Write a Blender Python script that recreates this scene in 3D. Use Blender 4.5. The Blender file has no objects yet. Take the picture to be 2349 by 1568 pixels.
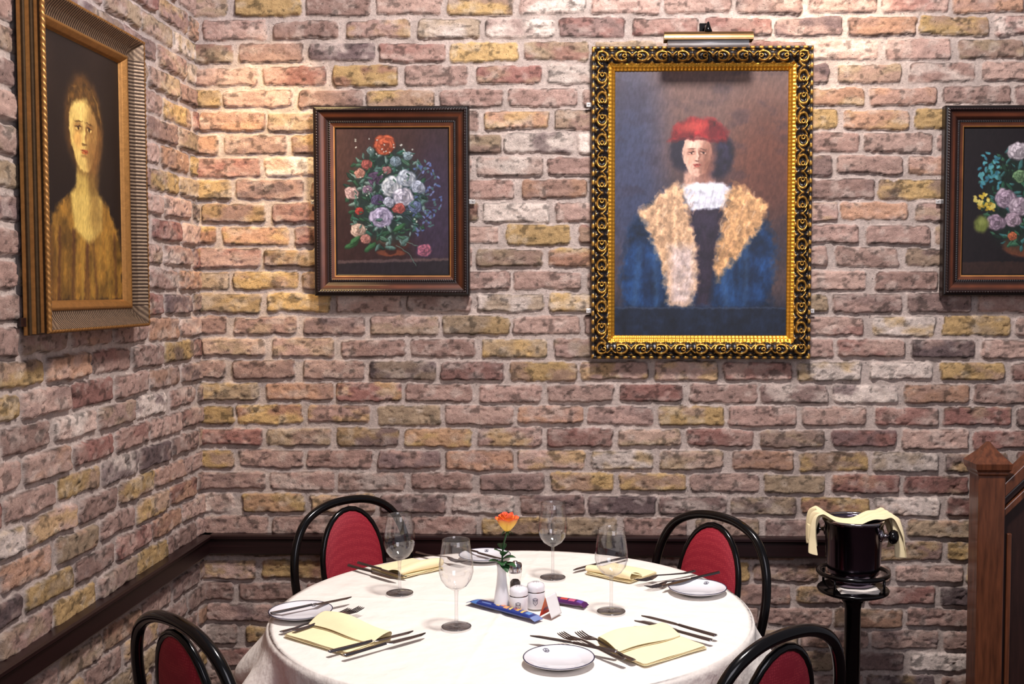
import bpy, math, random
import numpy as np
from mathutils import Vector, Matrix, Euler
random.seed(7)
S = bpy.context.scene
COL = S.collection
rad = math.radians
PI = math.pi
S.view_settings.view_transform = 'Standard'

# ---------------------------------------------------------------- camera
F = 2400.0; PX = 1282.5; PY = 784.0; CH = 1.51
cd = bpy.data.cameras.new('camera'); cam = bpy.data.objects.new('camera', cd); COL.objects.link(cam)
cam.location = (0, 0, CH)
cam.rotation_euler = (rad(90 - 2.75), 0, rad(1.37))
cd.sensor_width = 36; cd.lens = F / 2349 * 36; cd.shift_x = -(PX - 1174.5) / 2349
cd.clip_start = 0.02
S.camera = cam
RM = cam.rotation_euler.to_matrix()
def ray(px, py): return RM @ Vector(((px - PX) / F, -(py - PY) / F, -1))
def on_z(px, py, z):
    d = ray(px, py); t = (z - CH) / d.z; return Vector((0, 0, CH)) + d * t
def on_y(px, py, y):
    d = ray(px, py); t = y / d.y; return Vector((0, 0, CH)) + d * t
def on_x(px, py, x):
    d = ray(px, py); t = x / d.x; return Vector((0, 0, CH)) + d * t

W = 3.43                       # back wall
XL = on_y(457, 700, W).x       # left wall
ZT = 0.757                     # cloth top
TC = Vector((-0.169, 2.456)); TR = 0.56

# ---------------------------------------------------------------- materials
def lin(c):
    c = np.asarray(c, float) / 255.0
    return np.where(c <= .04045, c / 12.92, ((c + .055) / 1.055) ** 2.4)
def L4(c): l = lin(c); return (l[0], l[1], l[2], 1)

def new_mat(name):
    m = bpy.data.materials.new(name); m.use_nodes = True
    nt = m.node_tree; b = nt.nodes['Principled BSDF']
    return m, nt, b
def mat(name, rgb, rough=.5, metal=0, var=.1, vscale=25, bump=0, bscale=120, coat=0, stretch=None, attr=False, metal_attr=False, emit=0, bdist=.002, spec=.5):
    m, nt, b = new_mat(name)
    N = nt.nodes; Lk = nt.links
    tc = N.new('ShaderNodeTexCoord'); mp = N.new('ShaderNodeMapping')
    Lk.new(tc.outputs['Object'], mp.inputs[0])
    if stretch: mp.inputs['Scale'].default_value = stretch
    nz = N.new('ShaderNodeTexNoise'); nz.inputs['Scale'].default_value = vscale; nz.inputs['Detail'].default_value = 5
    Lk.new(mp.outputs[0], nz.inputs['Vector'])
    mr = N.new('ShaderNodeMapRange'); mr.inputs[1].default_value = .3; mr.inputs[2].default_value = .7
    mr.inputs[3].default_value = 1 - var; mr.inputs[4].default_value = 1 + var
    Lk.new(nz.outputs[0], mr.inputs[0])
    vm = N.new('ShaderNodeVectorMath'); vm.operation = 'SCALE'
    Lk.new(mr.outputs[0], vm.inputs['Scale'])
    if attr:
        at = N.new('ShaderNodeAttribute'); at.attribute_name = 'Col'
        Lk.new(at.outputs['Color'], vm.inputs[0])
        if metal_attr: Lk.new(at.outputs['Alpha'], b.inputs['Metallic'])
    else:
        vm.inputs[0].default_value = L4(rgb)[:3]
    Lk.new(vm.outputs[0], b.inputs['Base Color'])
    b.inputs['Roughness'].default_value = rough
    b.inputs['Specular IOR Level'].default_value = spec
    if not metal_attr: b.inputs['Metallic'].default_value = metal
    if coat: b.inputs['Coat Weight'].default_value = coat; b.inputs['Coat Roughness'].default_value = .08
    if bump:
        nb = N.new('ShaderNodeTexNoise'); nb.inputs['Scale'].default_value = bscale; nb.inputs['Detail'].default_value = 4
        Lk.new(mp.outputs[0], nb.inputs['Vector'])
        bp = N.new('ShaderNodeBump'); bp.inputs['Strength'].default_value = bump; bp.inputs['Distance'].default_value = bdist
        Lk.new(nb.outputs[0], bp.inputs['Height']); Lk.new(bp.outputs[0], b.inputs['Normal'])
    return m

M = {}
M['cloth'] = mat('white_linen', (236, 230, 222), .85, var=.02, bump=.7, bscale=12, bdist=.018)
M['napkin'] = mat('cream_cotton', (246, 230, 186), .9, var=.03, bump=.3, bscale=300, bdist=.001)
M['china'] = mat('white_china', (230, 230, 236), .12, var=.01, coat=.5)
M['navy'] = mat('navy_line', (44, 44, 74), .3)
M['steel'] = mat('steel', (130, 124, 124), .2, metal=1, var=.1)
M['chrome'] = mat('chrome', (180, 176, 180), .1, metal=1, var=.05)
M['bucket'] = mat('dark_polished_metal', (104, 94, 108), .16, metal=1, var=.1, vscale=8)
M['black'] = mat('black_lacquer', (6, 5, 6), .16, var=.2, spec=.4)
M['blackwood'] = mat('black_brown_wood', (34, 17, 18), .35, var=.3, vscale=12, stretch=(1, 1, 12), coat=.2)
M['trim'] = mat('dark_trim_wood', (30, 13, 14), .34, var=.35, vscale=10, stretch=(.3, .3, 20), bump=.1)
M['stair'] = mat('varnished_oak', (96, 54, 33), .3, var=.45, vscale=14, stretch=(6, 6, .7), coat=.35)
M['stairdark'] = mat('dark_stair_wood', (44, 24, 19), .4, var=.3, vscale=14, stretch=(6, 6, .7))
M['brass'] = mat('brass', (150, 118, 78), .3, metal=1, var=.1)
M['silver'] = mat('pale_metal', (225, 220, 215), .3, metal=.7)
M['floor'] = mat('dark_carpet', (48, 26, 28), .95, var=.3, vscale=60, bump=.4)
M['paint'] = mat('oil_paint', (255, 255, 255), .45, var=.10, vscale=60, bump=.10, bscale=220, attr=True, bdist=.001, spec=.4)
M['ornate'] = mat('carved_gilt', (255, 255, 255), .34, var=.15, vscale=90, attr=True, metal_attr=True, bump=.2, bscale=250)
M['antique'] = mat('antique_gilt', (255, 255, 255), .48, var=.15, vscale=90, attr=True, metal_attr=True, bump=.15, bscale=250)
M['woodframe'] = mat('stained_wood_frame', (255, 255, 255), .34, var=.2, vscale=22, attr=True, metal_attr=True, coat=.12)
M['petal'] = mat('rose_petal', (255, 255, 255), .6, var=.05, attr=True)
M['leaf'] = mat('leaf_green', (36, 82, 42), .5, var=.25, vscale=60)
M['wrapper'] = mat('glossy_wrapper', (255, 255, 255), .25, var=.05, attr=True, coat=.3, bump=.2, bscale=90)
M['card'] = mat('printed_card', (255, 255, 255), .45, var=.03, attr=True)
M['pepper'] = mat('peppercorns', (40, 30, 28), .5, var=.6, vscale=350, bump=.6, bscale=350)
M['whitemetal'] = mat('brushed_white_metal', (225, 225, 225), .35, metal=.2)

# red dotted fabric
m, nt, b = new_mat('red_dotted_fabric'); M['red'] = m
N = nt.nodes; Lk = nt.links
tc = N.new('ShaderNodeTexCoord'); vo = N.new('ShaderNodeTexVoronoi'); vo.inputs['Scale'].default_value = 190; vo.inputs['Randomness'].default_value = .3
Lk.new(tc.outputs['Object'], vo.inputs['Vector'])
cr = N.new('ShaderNodeValToRGB'); cr.color_ramp.elements[0].position = .15; cr.color_ramp.elements[0].color = L4((170, 46, 56))
cr.color_ramp.elements[1].position = .5; cr.color_ramp.elements[1].color = L4((142, 16, 38))
Lk.new(vo.outputs['Distance'], cr.inputs[0]); Lk.new(cr.outputs[0], b.inputs['Base Color']); b.inputs['Roughness'].default_value = .7

# thin clear glass
def glass_mat(name, tint, edge, p0, p1, gm, gb):
    m, nt, b = new_mat(name); N = nt.nodes; Lk = nt.links
    N.remove(b)
    lw = N.new('ShaderNodeLayerWeight'); lw.inputs['Blend'].default_value = .5
    cr = N.new('ShaderNodeValToRGB')
    cr.color_ramp.elements[0].position = p0; cr.color_ramp.elements[0].color = (*tint, 1)
    cr.color_ramp.elements[1].position = p1; cr.color_ramp.elements[1].color = (*edge, 1)
    Lk.new(lw.outputs['Facing'], cr.inputs[0])
    tr = N.new('ShaderNodeBsdfTransparent'); Lk.new(cr.outputs[0], tr.inputs[0])
    gl = N.new('ShaderNodeBsdfGlossy'); gl.inputs['Roughness'].default_value = .02
    pw = N.new('ShaderNodeMath'); pw.operation = 'POWER'; pw.inputs[1].default_value = 3.2; Lk.new(lw.outputs['Facing'], pw.inputs[0])
    ma = N.new('ShaderNodeMath'); ma.operation = 'MULTIPLY_ADD'; ma.inputs[1].default_value = gm; ma.inputs[2].default_value = gb; Lk.new(pw.outputs[0], ma.inputs[0])
    mx = N.new('ShaderNodeMixShader'); Lk.new(ma.outputs[0], mx.inputs[0]); Lk.new(tr.outputs[0], mx.inputs[1]); Lk.new(gl.outputs[0], mx.inputs[2])
    Lk.new(mx.outputs[0], N['Material Output'].inputs[0])
    return m
M['glass'] = glass_mat('clear_glass', (.99, .99, .992), (.20, .19, .22), .80, .98, .5, .07)
M['glassthick'] = glass_mat('thick_clear_glass', (.93, .93, .94), (.10, .09, .11), .45, .92, .5, .10)

# brick
m, nt, b = new_mat('tumbled_brick'); M['brick'] = m
N = nt.nodes; Lk = nt.links
tc = N.new('ShaderNodeTexCoord'); at = N.new('ShaderNodeAttribute'); at.attribute_name = 'Col'
def noise(sc, det, rough=.6):
    n = N.new('ShaderNodeTexNoise'); n.inputs['Scale'].default_value = sc; n.inputs['Detail'].default_value = det; n.inputs['Roughness'].default_value = rough
    Lk.new(tc.outputs['Object'], n.inputs['Vector']); return n
n1 = noise(95, 7, .8); n2 = noise(150, 3, .5); n3 = noise(20, 5, .65)
def mrange(src, a, b_, c, d):
    r = N.new('ShaderNodeMapRange'); r.inputs[1].default_value = a; r.inputs[2].default_value = b_; r.inputs[3].default_value = c; r.inputs[4].default_value = d
    Lk.new(src.outputs[0], r.inputs[0]); return r
r1 = mrange(n1, .32, .68, .76, 1.24); r2 = mrange(n2, .26, .33, .40, 1.0); r3 = mrange(n3, .3, .7, .88, 1.14)
mu = N.new('ShaderNodeMath'); mu.operation = 'MULTIPLY'; Lk.new(r1.outputs[0], mu.inputs[0]); Lk.new(r2.outputs[0], mu.inputs[1])
mu2 = N.new('ShaderNodeMath'); mu2.operation = 'MULTIPLY'; Lk.new(mu.outputs[0], mu2.inputs[0]); Lk.new(r3.outputs[0], mu2.inputs[1])
vm = N.new('ShaderNodeVectorMath'); vm.operation = 'SCALE'; Lk.new(at.outputs['Color'], vm.inputs[0]); Lk.new(mu2.outputs[0], vm.inputs['Scale'])
Lk.new(vm.outputs[0], b.inputs['Base Color']); b.inputs['Roughness'].default_value = .8; b.inputs['Specular IOR Level'].default_value = .3
bp = N.new('ShaderNodeBump'); bp.inputs['Strength'].default_value = .8; bp.inputs['Distance'].default_value = .006
Lk.new(mu.outputs[0], bp.inputs['Height']); Lk.new(bp.outputs[0], b.inputs['Normal'])

# ---------------------------------------------------------------- mesh helpers
def link(name, me, material, parent=None, smooth=True):
    o = bpy.data.objects.new(name, me); COL.objects.link(o)
    if material: me.materials.append(material)
    if smooth and len(me.polygons): me.polygons.foreach_set('use_smooth', [True] * len(me.polygons))
    if parent: o.parent = parent
    return o
def set_cols(me, cols):
    a = me.color_attributes.new('Col', 'FLOAT_COLOR', 'POINT')
    a.data.foreach_set('color', np.asarray(cols, np.float32).ravel())
def grid_faces(ny, nx, off=0, flip=False):
    i = np.arange(ny - 1)[:, None] * nx + np.arange(nx - 1)[None, :] + off
    if flip: f = np.stack([i, i + nx, i + nx + 1, i + 1], -1)
    else: f = np.stack([i, i + 1, i + nx + 1, i + nx], -1)
    return f.reshape(-1, 4)
def grid_obj(name, P, cols, material, parent=None, flip=False, smooth=True):
    ny, nx = P.shape[:2]
    me = bpy.data.meshes.new(name)
    me.from_pydata(P.reshape(-1, 3).tolist(), [], grid_faces(ny, nx, 0, flip).tolist())
    if cols is not None: set_cols(me, cols.reshape(-1, 4))
    return link(name, me, material, parent, smooth)

def catmull(pts, n=6, closed=False):
    pts = [Vector(p) for p in pts]; out = []
    m_ = len(pts)
    rng_ = range(m_) if closed else range(m_ - 1)
    for i in rng_:
        if closed: p0, p1, p2, p3 = pts[i - 1], pts[i], pts[(i + 1) % m_], pts[(i + 2) % m_]
        else: p0, p1, p2, p3 = pts[max(i - 1, 0)], pts[i], pts[i + 1], pts[min(i + 2, m_ - 1)]
        for k in range(n):
            t = k / n
            out.append(.5 * ((2 * p1) + (-p0 + p2) * t + (2 * p0 - 5 * p1 + 4 * p2 - p3) * t * t + (-p0 + 3 * p1 - 3 * p2 + p3) * t ** 3))
    if not closed: out.append(pts[-1])
    return out

class MB:
    def __init__(s): s.v = []; s.f = []; s.c = []; s.cur = (1, 1, 1, 1)
    def add(s, vs, fs, cols=None):
        o = len(s.v); s.v += [tuple(v) for v in vs]; s.f += [tuple(i + o for i in f) for f in fs]
        s.c += cols if cols else [s.cur] * len(vs)
    def box(s, c, d, rot=None):
        c = Vector(c); vs = []
        for x in (-.5, .5):
            for y in (-.5, .5):
                for z in (-.5, .5):
                    p = Vector((x * d[0], y * d[1], z * d[2]))
                    if rot: p = rot @ p
                    vs.append(c + p)
        s.add(vs, [(0, 1, 3, 2), (4, 6, 7, 5), (0, 4, 5, 1), (2, 3, 7, 6), (0, 2, 6, 4), (1, 5, 7, 3)]); return s
    def tube(s, pts, r, segs=10, closed=False):
        pts = [Vector(p) for p in pts]; n = len(pts)
        rs = r if isinstance(r, (list, tuple)) else [r] * n
        t0 = (pts[1] - pts[0]).normalized()
        up = Vector((0, 0, 1)) if abs(t0.z) < .9 else Vector((0, 1, 0))
        nrm = (up - t0 * up.dot(t0)).normalized(); vs = []
        for i, p in enumerate(pts):
            if closed: t = (pts[(i + 1) % n] - pts[i - 1]).normalized()
            elif i == 0: t = t0
            elif i == n - 1: t = (pts[-1] - pts[-2]).normalized()
            else: t = (pts[i + 1] - pts[i - 1]).normalized()
            nrm = (nrm - t * nrm.dot(t)).normalized(); bn = t.cross(nrm)
            for k in range(segs):
                a = 2 * PI * k / segs; vs.append(p + (nrm * math.cos(a) + bn * math.sin(a)) * rs[i])
        fs = []
        for i in range(n if closed else n - 1):
            j = (i + 1) % n
            for k in range(segs):
                k2 = (k + 1) % segs; fs.append((i * segs + k, i * segs + k2, j * segs + k2, j * segs + k))
        if not closed:
            fs.append(tuple(range(segs - 1, -1, -1))); fs.append(tuple((n - 1) * segs + k for k in range(segs)))
        s.add(vs, fs); return s
    def lathe(s, prof, segs=40, c=(0, 0, 0), axis='z'):
        vs = []; fs = []; n = len(prof); cx, cy, cz = c
        for r, z in prof:
            for k in range(segs):
                a = 2 * PI * k / segs; x = r * math.cos(a); y = r * math.sin(a)
                vs.append((cx + x, cy + y, cz + z) if axis == 'z' else (cx + z, cy + x, cz + y))
        for i in range(n - 1):
            for k in range(segs):
                k2 = (k + 1) % segs; fs.append((i * segs + k, i * segs + k2, (i + 1) * segs + k2, (i + 1) * segs + k))
        s.add(vs, fs)
        return s
    def ribbon(s, st, th):   # stations (x, ylo, yhi, z)
        vs = []; n = len(st)
        for x, a, b_, z in st: vs += [(x, a, z), (x, b_, z), (x, b_ * .75 + a * .25, z + th), (x, a * .75 + b_ * .25, z + th)]
        fs = []
        for i in range(n - 1):
            for k in range(4):
                k2 = (k + 1) % 4; fs.append((i * 4 + k, i * 4 + k2, i * 4 + 4 + k2, i * 4 + 4 + k))
        fs += [(3, 2, 1, 0), tuple((n - 1) * 4 + k for k in range(4))]
        s.add(vs, fs); return s
    def grid(s, P, cols=None):
        ny, nx = len(P), len(P[0])
        vs = [p for row in P for p in row]; fs = []
        for i in range(ny - 1):
            for j in range(nx - 1): fs.append((i * nx + j, i * nx + j + 1, (i + 1) * nx + j + 1, (i + 1) * nx + j))
        s.add(vs, fs, [c for row in cols for c in row] if cols else None); return s
    def build(s, name, material, parent=None, smooth=True, bevel=0, solid=0, sub=0):
        me = bpy.data.meshes.new(name); me.from_pydata([tuple(v) for v in s.v], [], s.f)
        set_cols(me, s.c)
        o = link(name, me, material, parent, smooth)
        if bevel:
            bm_ = o.modifiers.new('bevel', 'BEVEL'); bm_.width = bevel; bm_.segments = 2; bm_.limit_method = 'ANGLE'; bm_.angle_limit = rad(40)
            me.polygons.foreach_set('use_smooth', [False] * len(me.polygons))
        if solid:
            sm = o.modifiers.new('solid', 'SOLIDIFY'); sm.thickness = solid; sm.offset = 0
        if sub:
            ss = o.modifiers.new('sub', 'SUBSURF'); ss.levels = sub; ss.render_levels = sub
        return o

def tag(o, label, cat, group=None):
    o['label'] = label; o['category'] = cat
    if group: o['group'] = group
    return o
def thing(name, label, cat, loc=(0, 0, 0), rz=0, group=None):
    o = bpy.data.objects.new(name, None); COL.objects.link(o); o.empty_display_size = .05
    o.location = loc; o.rotation_euler = (0, 0, rz); return tag(o, label, cat, group)
def dup(root, loc, rz, label, group=None):
    r = root.copy(); COL.objects.link(r); r.location = loc; r.rotation_euler = (0, 0, rz); r['label'] = label
    if group: r['group'] = group
    for ch in list(root.children):
        c = ch.copy(); COL.objects.link(c); c.parent = r
        for g in list(ch.children):
            d = g.copy(); COL.objects.link(d); d.parent = c
    return r
def struct(o): o['kind'] = 'structure'; return o

# ---------------------------------------------------------------- numpy noise
rs = np.random.RandomState(11); TAB = rs.rand(12, 256, 256)
def vn(x, y, k=0):
    xi = np.floor(x).astype(int); yi = np.floor(y).astype(int); xf = x - xi; yf = y - yi
    xf = xf * xf * (3 - 2 * xf); yf = yf * yf * (3 - 2 * yf); T = TAB[k % 12]
    a = T[yi % 256, xi % 256]; b_ = T[yi % 256, (xi + 1) % 256]; c = T[(yi + 1) % 256, xi % 256]; d = T[(yi + 1) % 256, (xi + 1) % 256]
    return (a * (1 - xf) + b_ * xf) * (1 - yf) + (c * (1 - xf) + d * xf) * yf
def fbm(x, y, k=0, o=4):
    t = 0; a = .5; n = 0
    for i in range(o): t = t + a * vn(x * 2 ** i + 17 * i, y * 2 ** i + 5 * i, k + i); n += a; a *= .5
    return t / n
def sst(a, b_, x):
    t = np.clip((x - a) / (b_ - a), 0, 1); return t * t * (3 - 2 * t)

# ---------------------------------------------------------------- brick walls
CHT = .07396; BP = .2325
zref = on_y(1200, 875, W).z
PAL = np.array([(164, 134, 124), (188, 158, 146), (192, 160, 112), (168, 146, 122), (116, 98, 98), (216, 200, 190), (150, 108, 100), (188, 148, 124), (176, 146, 136), (142, 118, 112)], float)
PW = np.array([.19, .18, .11, .11, .05, .07, .09, .06, .13, .06]); PCW = np.cumsum(PW / PW.sum())
def brick_wall(name, u0, u1, z1, seed, place, flip):
    res = .0041
    u = np.linspace(u0, u1, int((u1 - u0) / res)); v = np.linspace(0, z1, int(z1 / res))
    U, V = np.meshgrid(u, v); k = seed
    Vd = V + .0034 * 2 * (vn(U * 9 + 30, V * 12, k) - .5) + .0026 * 2 * (vn(U * 38 + 9, V * 38, k + 1) - .5)
    Ud = U + .004 * 2 * (vn(U * 12 + 3, V * 14, k + 2) - .5) + .003 * 2 * (vn(U * 42 + 1, V * 42, k + 3) - .5)
    z0 = zref - CHT * 60
    row = np.floor((Vd - z0) / CHT).astype(int); fv = (Vd - z0) - row * CHT - CHT / 2
    roff = (row % 2) * BP * .5 + (TAB[(k + 5) % 12][row % 256, 7] - .5) * .06
    cl = np.floor((Ud + 20 - roff) / BP).astype(int); fu = (Ud + 20 - roff) - cl * BP - BP / 2
    def rnd(j): return TAB[(k + j) % 12][(row * 3 + j * 11) % 256, (cl * 5 + j * 7) % 256]
    hx = .1075 + (rnd(1) - .5) * .010; hz = .0305 + (rnd(2) - .5) * .005
    fu = fu + (rnd(3) - .5) * .006; fv = fv + (rnd(4) - .5) * .003 + fu * (rnd(8) - .5) * .03
    rc = .012
    qx = np.abs(fu) - hx + rc; qz = np.abs(fv) - hz + rc
    d = np.hypot(np.maximum(qx, 0), np.maximum(qz, 0)) + np.minimum(np.maximum(qx, qz), 0) - rc
    d = d + .0030 * 2 * (fbm(U * 60, V * 60, k + 4, 2) - .5)
    m_ = sst(.0010, -.0050, d)
    rough = fbm(U * 34, V * 50, k + 6, 4) - .5
    pits = sst(.70, .80, fbm(U * 55, V * 80, k + 7, 2))
    H = m_ * (.0100 + (rnd(5) - .5) * .007 + fu * (rnd(6) - .5) * .04 + rough * .0085 - pits * .004) + (1 - m_) * ((fbm(U * 50, V * 50, k + 2, 3) - .5) * .003)
    i1 = np.searchsorted(PCW, rnd(7)).clip(0, 9); i2 = np.searchsorted(PCW, rnd(9)).clip(0, 9)
    c1 = PAL[i1]; c2 = PAL[i2]
    patch = sst(.40, .66, fbm(U * 14, V * 26, k + 8, 4))[..., None]
    c = c1 * (1 - patch * .7) + c2 * patch * .7
    c = c * (0.91 + .20 * rnd(10))[..., None]
    wt = sst(.54, .74, fbm(U * 26 + 40, V * 34, k + 9, 4))[..., None]
    c = c * (1 - wt * .4) + np.array((216, 202, 192.)) * wt * .4
    dk = sst(.60, .72, fbm(U * 46 + 80, V * 60, k + 10, 4))[..., None]
    c = c * (1 - dk * .32)
    edge_dark = (sst(-.007, -.002, d) * sst(.45, .62, fbm(U * 22 + 11, V * 60, k + 1, 4)))[..., None]  # noise-broken darker tone along the brick edges
    c = c * (1 - edge_dark * .40)
    mo = np.array((194, 178, 170.)) * (.88 + .24 * fbm(U * 25, V * 25, k + 3, 4))[..., None]
    mc = sst(.0010, -.0020, d)[..., None]
    c = mo * (1 - mc) + c * mc
    cl4 = np.ones(c.shape[:2] + (4,)); cl4[..., :3] = lin(np.clip(c, 0, 255))
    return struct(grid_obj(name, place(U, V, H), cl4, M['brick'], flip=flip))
ZTOP = 2.75
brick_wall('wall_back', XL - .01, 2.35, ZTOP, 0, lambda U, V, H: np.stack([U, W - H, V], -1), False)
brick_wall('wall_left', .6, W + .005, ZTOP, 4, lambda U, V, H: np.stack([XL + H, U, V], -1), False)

mb = MB(); mb.box(((XL + 2.35) / 2, 1.2, -.02), (2.35 - XL + .2, 4.6, .04)); struct(mb.build('floor', M['floor'], smooth=False))

# dado rail
zb = on_y(900, 1274, W - .03).z
xr = on_y(1893, 1250, W - .03).x
def rail_profile(): return [(0, 0), (.026, 0), (.031, .006), (.031, .050), (.038, .056), (.038, .064), (.032, .068), (0, .068)]
def sweep(name, p0, p1, out, prof, m):
    p0, p1, out = Vector(p0), Vector(p1), Vector(out); vs = []
    for p in (p0, p1):
        for a, h in prof: vs.append(p + out * a + Vector((0, 0, h)))
    n = len(prof); fs = [(i, (i + 1) % n, n + (i + 1) % n, n + i) for i in range(n)] + [tuple(range(n)), tuple(range(2 * n - 1, n - 1, -1))]
    mb = MB(); mb.add(vs, fs); return mb.build(name, m, smooth=False)
zt = zb
struct(sweep('trim_1', (XL, W - .004, zt), (xr, W - .004, zt), (0, -1, 0), rail_profile(), M['trim']))
struct(sweep('trim_2', (XL + .004, .6, zt), (XL + .004, W - .004, zt), (1, 0, 0), rail_profile(), M['trim']))

# ---------------------------------------------------------------- painter
class Paint:
    def __init__(s, x0, y0, x1, y1, n, bg, warp=2.5):
        s.x0, s.y0, s.x1, s.y1 = x0, y0, x1, y1
        w = n; h = int(n * (y1 - y0) / (x1 - x0))
        s.X0, s.Y0 = np.meshgrid(np.linspace(x0, x1, w), np.linspace(y0, y1, h))
        s.X = s.X0 + warp * 2 * (fbm(s.X0 * .13, s.Y0 * .13, 1, 3) - .5); s.Y = s.Y0 + warp * 2 * (fbm(s.X0 * .13 + 60, s.Y0 * .13, 4, 3) - .5)
        s.I = np.ones((h, w, 3)) * np.array(bg, float)
    def mix(s, mask, col, tex=0, k=0, sc=.06):
        c = np.array(col, float) * np.ones_like(s.I)
        if tex: c = c * (1 + tex * 2 * (fbm(s.X * sc, s.Y * sc, k, 4) - .5))[..., None]
        s.I = s.I * (1 - mask[..., None]) + c * mask[..., None]
    def ell(s, cx, cy, rx, ry, col, ang=0, soft=.15, al=1, tex=0, k=0, sc=.06):
        a = rad(ang); dx = s.X - cx; dy = s.Y - cy
        p = (dx * math.cos(a) + dy * math.sin(a)) / rx; q = (-dx * math.sin(a) + dy * math.cos(a)) / ry
        r = np.hypot(p, q); s.mix(al * sst(0, 1, (1 - r) / soft + .5), col, tex, k, sc)
    def poly(s, pts, col, soft=3, al=1, tex=0, k=0, sc=.06, wob=0):
        X = s.X; Y = s.Y
        if wob: X = X + wob * 2 * (fbm(s.X * .09, s.Y * .09, k + 3, 3) - .5); Y = Y + wob * 2 * (fbm(s.X * .09 + 50, s.Y * .09, k + 5, 3) - .5)
        D = np.full(X.shape, 1e9); ins = np.zeros(X.shape, bool); n = len(pts)
        for i in range(n):
            ax, ay = pts[i]; bx, by = pts[(i + 1) % n]
            ex, ey = bx - ax, by - ay; t = np.clip(((X - ax) * ex + (Y - ay) * ey) / (ex * ex + ey * ey + 1e-9), 0, 1)
            D = np.minimum(D, np.hypot(X - ax - t * ex, Y - ay - t * ey))
            if ay != by:
                c = ((ay > Y) != (by > Y)) & (X < (bx - ax) * (Y - ay) / (by - ay) + ax); ins ^= c
        sd = np.where(ins, D, -D); s.mix(al * np.clip(sd / soft + .5, 0, 1), col, tex, k, sc)
    def line(s, pts, wd, col, al=1, soft=1.5):
        for (ax, ay), (bx, by) in zip(pts[:-1], pts[1:]):
            ex, ey = bx - ax, by - ay; t = np.clip(((s.X - ax) * ex + (s.Y - ay) * ey) / (ex * ex + ey * ey + 1e-9), 0, 1)
            D = np.hypot(s.X - ax - t * ex, s.Y - ay - t * ey); s.mix(al * np.clip((wd / 2 - D) / soft + .5, 0, 1), col)
    def bloom(s, x, y, r, col, dark, n=8):
        rg = random.Random(int(x * 7 + y)); col = np.array(col, float); g = col.mean(); col = col * .86 + g * .14; dark = np.array(dark, float)
        s.ell(x + rg.uniform(-2, 2), y + 1, r * .85, r * .72, dark, soft=.7, al=.9)
        for ring, (rr, cnt, sz) in enumerate(((.66, n, .44), (.40, 6, .38), (.20, 4, .28), (.05, 2, .18))):
            for i in range(cnt):
                a = 2 * PI * (i + rg.random() * .8) / cnt + ring * .7
                q = rr * rg.uniform(.82, 1.16); lt = .58 + .34 * (.5 - .5 * math.sin(a + .6)) + rg.uniform(-.12, .14)
                px, py = x + q * r * math.cos(a), y + q * r * .82 * math.sin(a); an = math.degrees(a) + 90 + rg.uniform(-18, 18)
                s.ell(px, py, r * sz * 1.10, r * sz * .70, dark * .55 + col * .2, ang=an, soft=.5, al=.75)
                s.ell(px + r * .05 * math.cos(a), py + r * .05 * math.sin(a), r * sz * .95, r * sz * .50, np.clip(col * lt * 1.1, 0, 255), ang=an, soft=.7, al=.9)
                if ring < 2: s.ell(px + r * sz * .3 * math.cos(a), py + r * sz * .3 * math.sin(a), r * sz * .6, r * sz * .13, np.clip(col * 1.1 + 8, 0, 255), ang=an, soft=1., al=.5)
    def leaf(s, x, y, l, a, col):
        col = np.array(col, float); c = math.cos(rad(a)); q = math.sin(rad(a))
        s.ell(x, y, l, l * .40, col * .55, ang=a, soft=.4); s.ell(x - q * l * .08, y - abs(c) * l * .10, l * .88, l * .24, col * 1.05, ang=a, soft=.7)
        s.line([(x - l * c * .8, y - l * q * .8), (x + l * c * .8, y + l * q * .8)], 1, col * .5, .6)
    def face(s, cx, cy, rx, ry, skin, ang=0, yaw=0.0, light=-1, hard=1.0):
        skin = np.array(skin, float); sh = skin * (.62, .50, .46); dk = skin * (.26, .18, .17); hi = np.clip(skin * 1.10 + 10, 0, 255)
        a = rad(ang)
        def P(u, v): x = u * rx; y = v * ry; return cx + x * math.cos(a) - y * math.sin(a), cy + x * math.sin(a) + y * math.cos(a)
        def E(u, v, ru, rv, col, al=1, soft=1., an=0): x, y = P(u, v); s.ell(x, y, ru * rx, rv * ry, col, ang=ang + an, soft=soft, al=al)
        E(0, -.12, .98, .90, skin, 1, .14); E(yaw * .25, .36, .74, .66, skin, 1, .16)
        E(-light * .75, .05, .50, .95, sh, .75, 1.2); E(-light * .55, .60, .45, .42, sh, .6, 1.2); E(light * .28, -.52, .42, .26, hi, .7, 1.3)
        E(light * .42 + yaw * .2, .22, .26, .22, np.clip(skin * (1.06, .88, .84), 0, 255), .6, 1.3)
        for sx in (-1, 1):
            ex = sx * .38 + yaw * .36; w_ = .20 * (1 - .28 * (sx * yaw > 0) * abs(yaw) * 2)
            E(ex, -.10, w_ * 1.5, .13, sh, .75, 1.1); E(ex, -.07, w_ * .95, .052, np.clip(skin * 1.04 + 6, 0, 255), .85, .5)
            E(ex + yaw * .04, -.072, w_ * .40, .056, dk, .95, .5); E(ex, -.118, w_ * 1.1, .022, dk, .85, .8, sx * 5)
            E(ex, -.245, w_ * 1.4, .026, sh * .6, .7, 1., sx * 6)
        nx = yaw * .46
        E(nx - light * .12, .08, .07, .26, sh, .75, 1.2, 3); E(nx, .06, .055, .24, hi, .7, 1.2); E(nx, .25, .11, .07, hi, .5, 1.); E(nx, .315, .17, .032, sh * .7, .8, .9)
        E(nx * .8, .475, .24, .034, skin * (.70, .36, .36), .95, .7); E(nx * .8, .500, .25, .012, dk, .8, .8); E(nx * .8, .54, .19, .040, skin * (.84, .52, .50), .9, .8)
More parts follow.
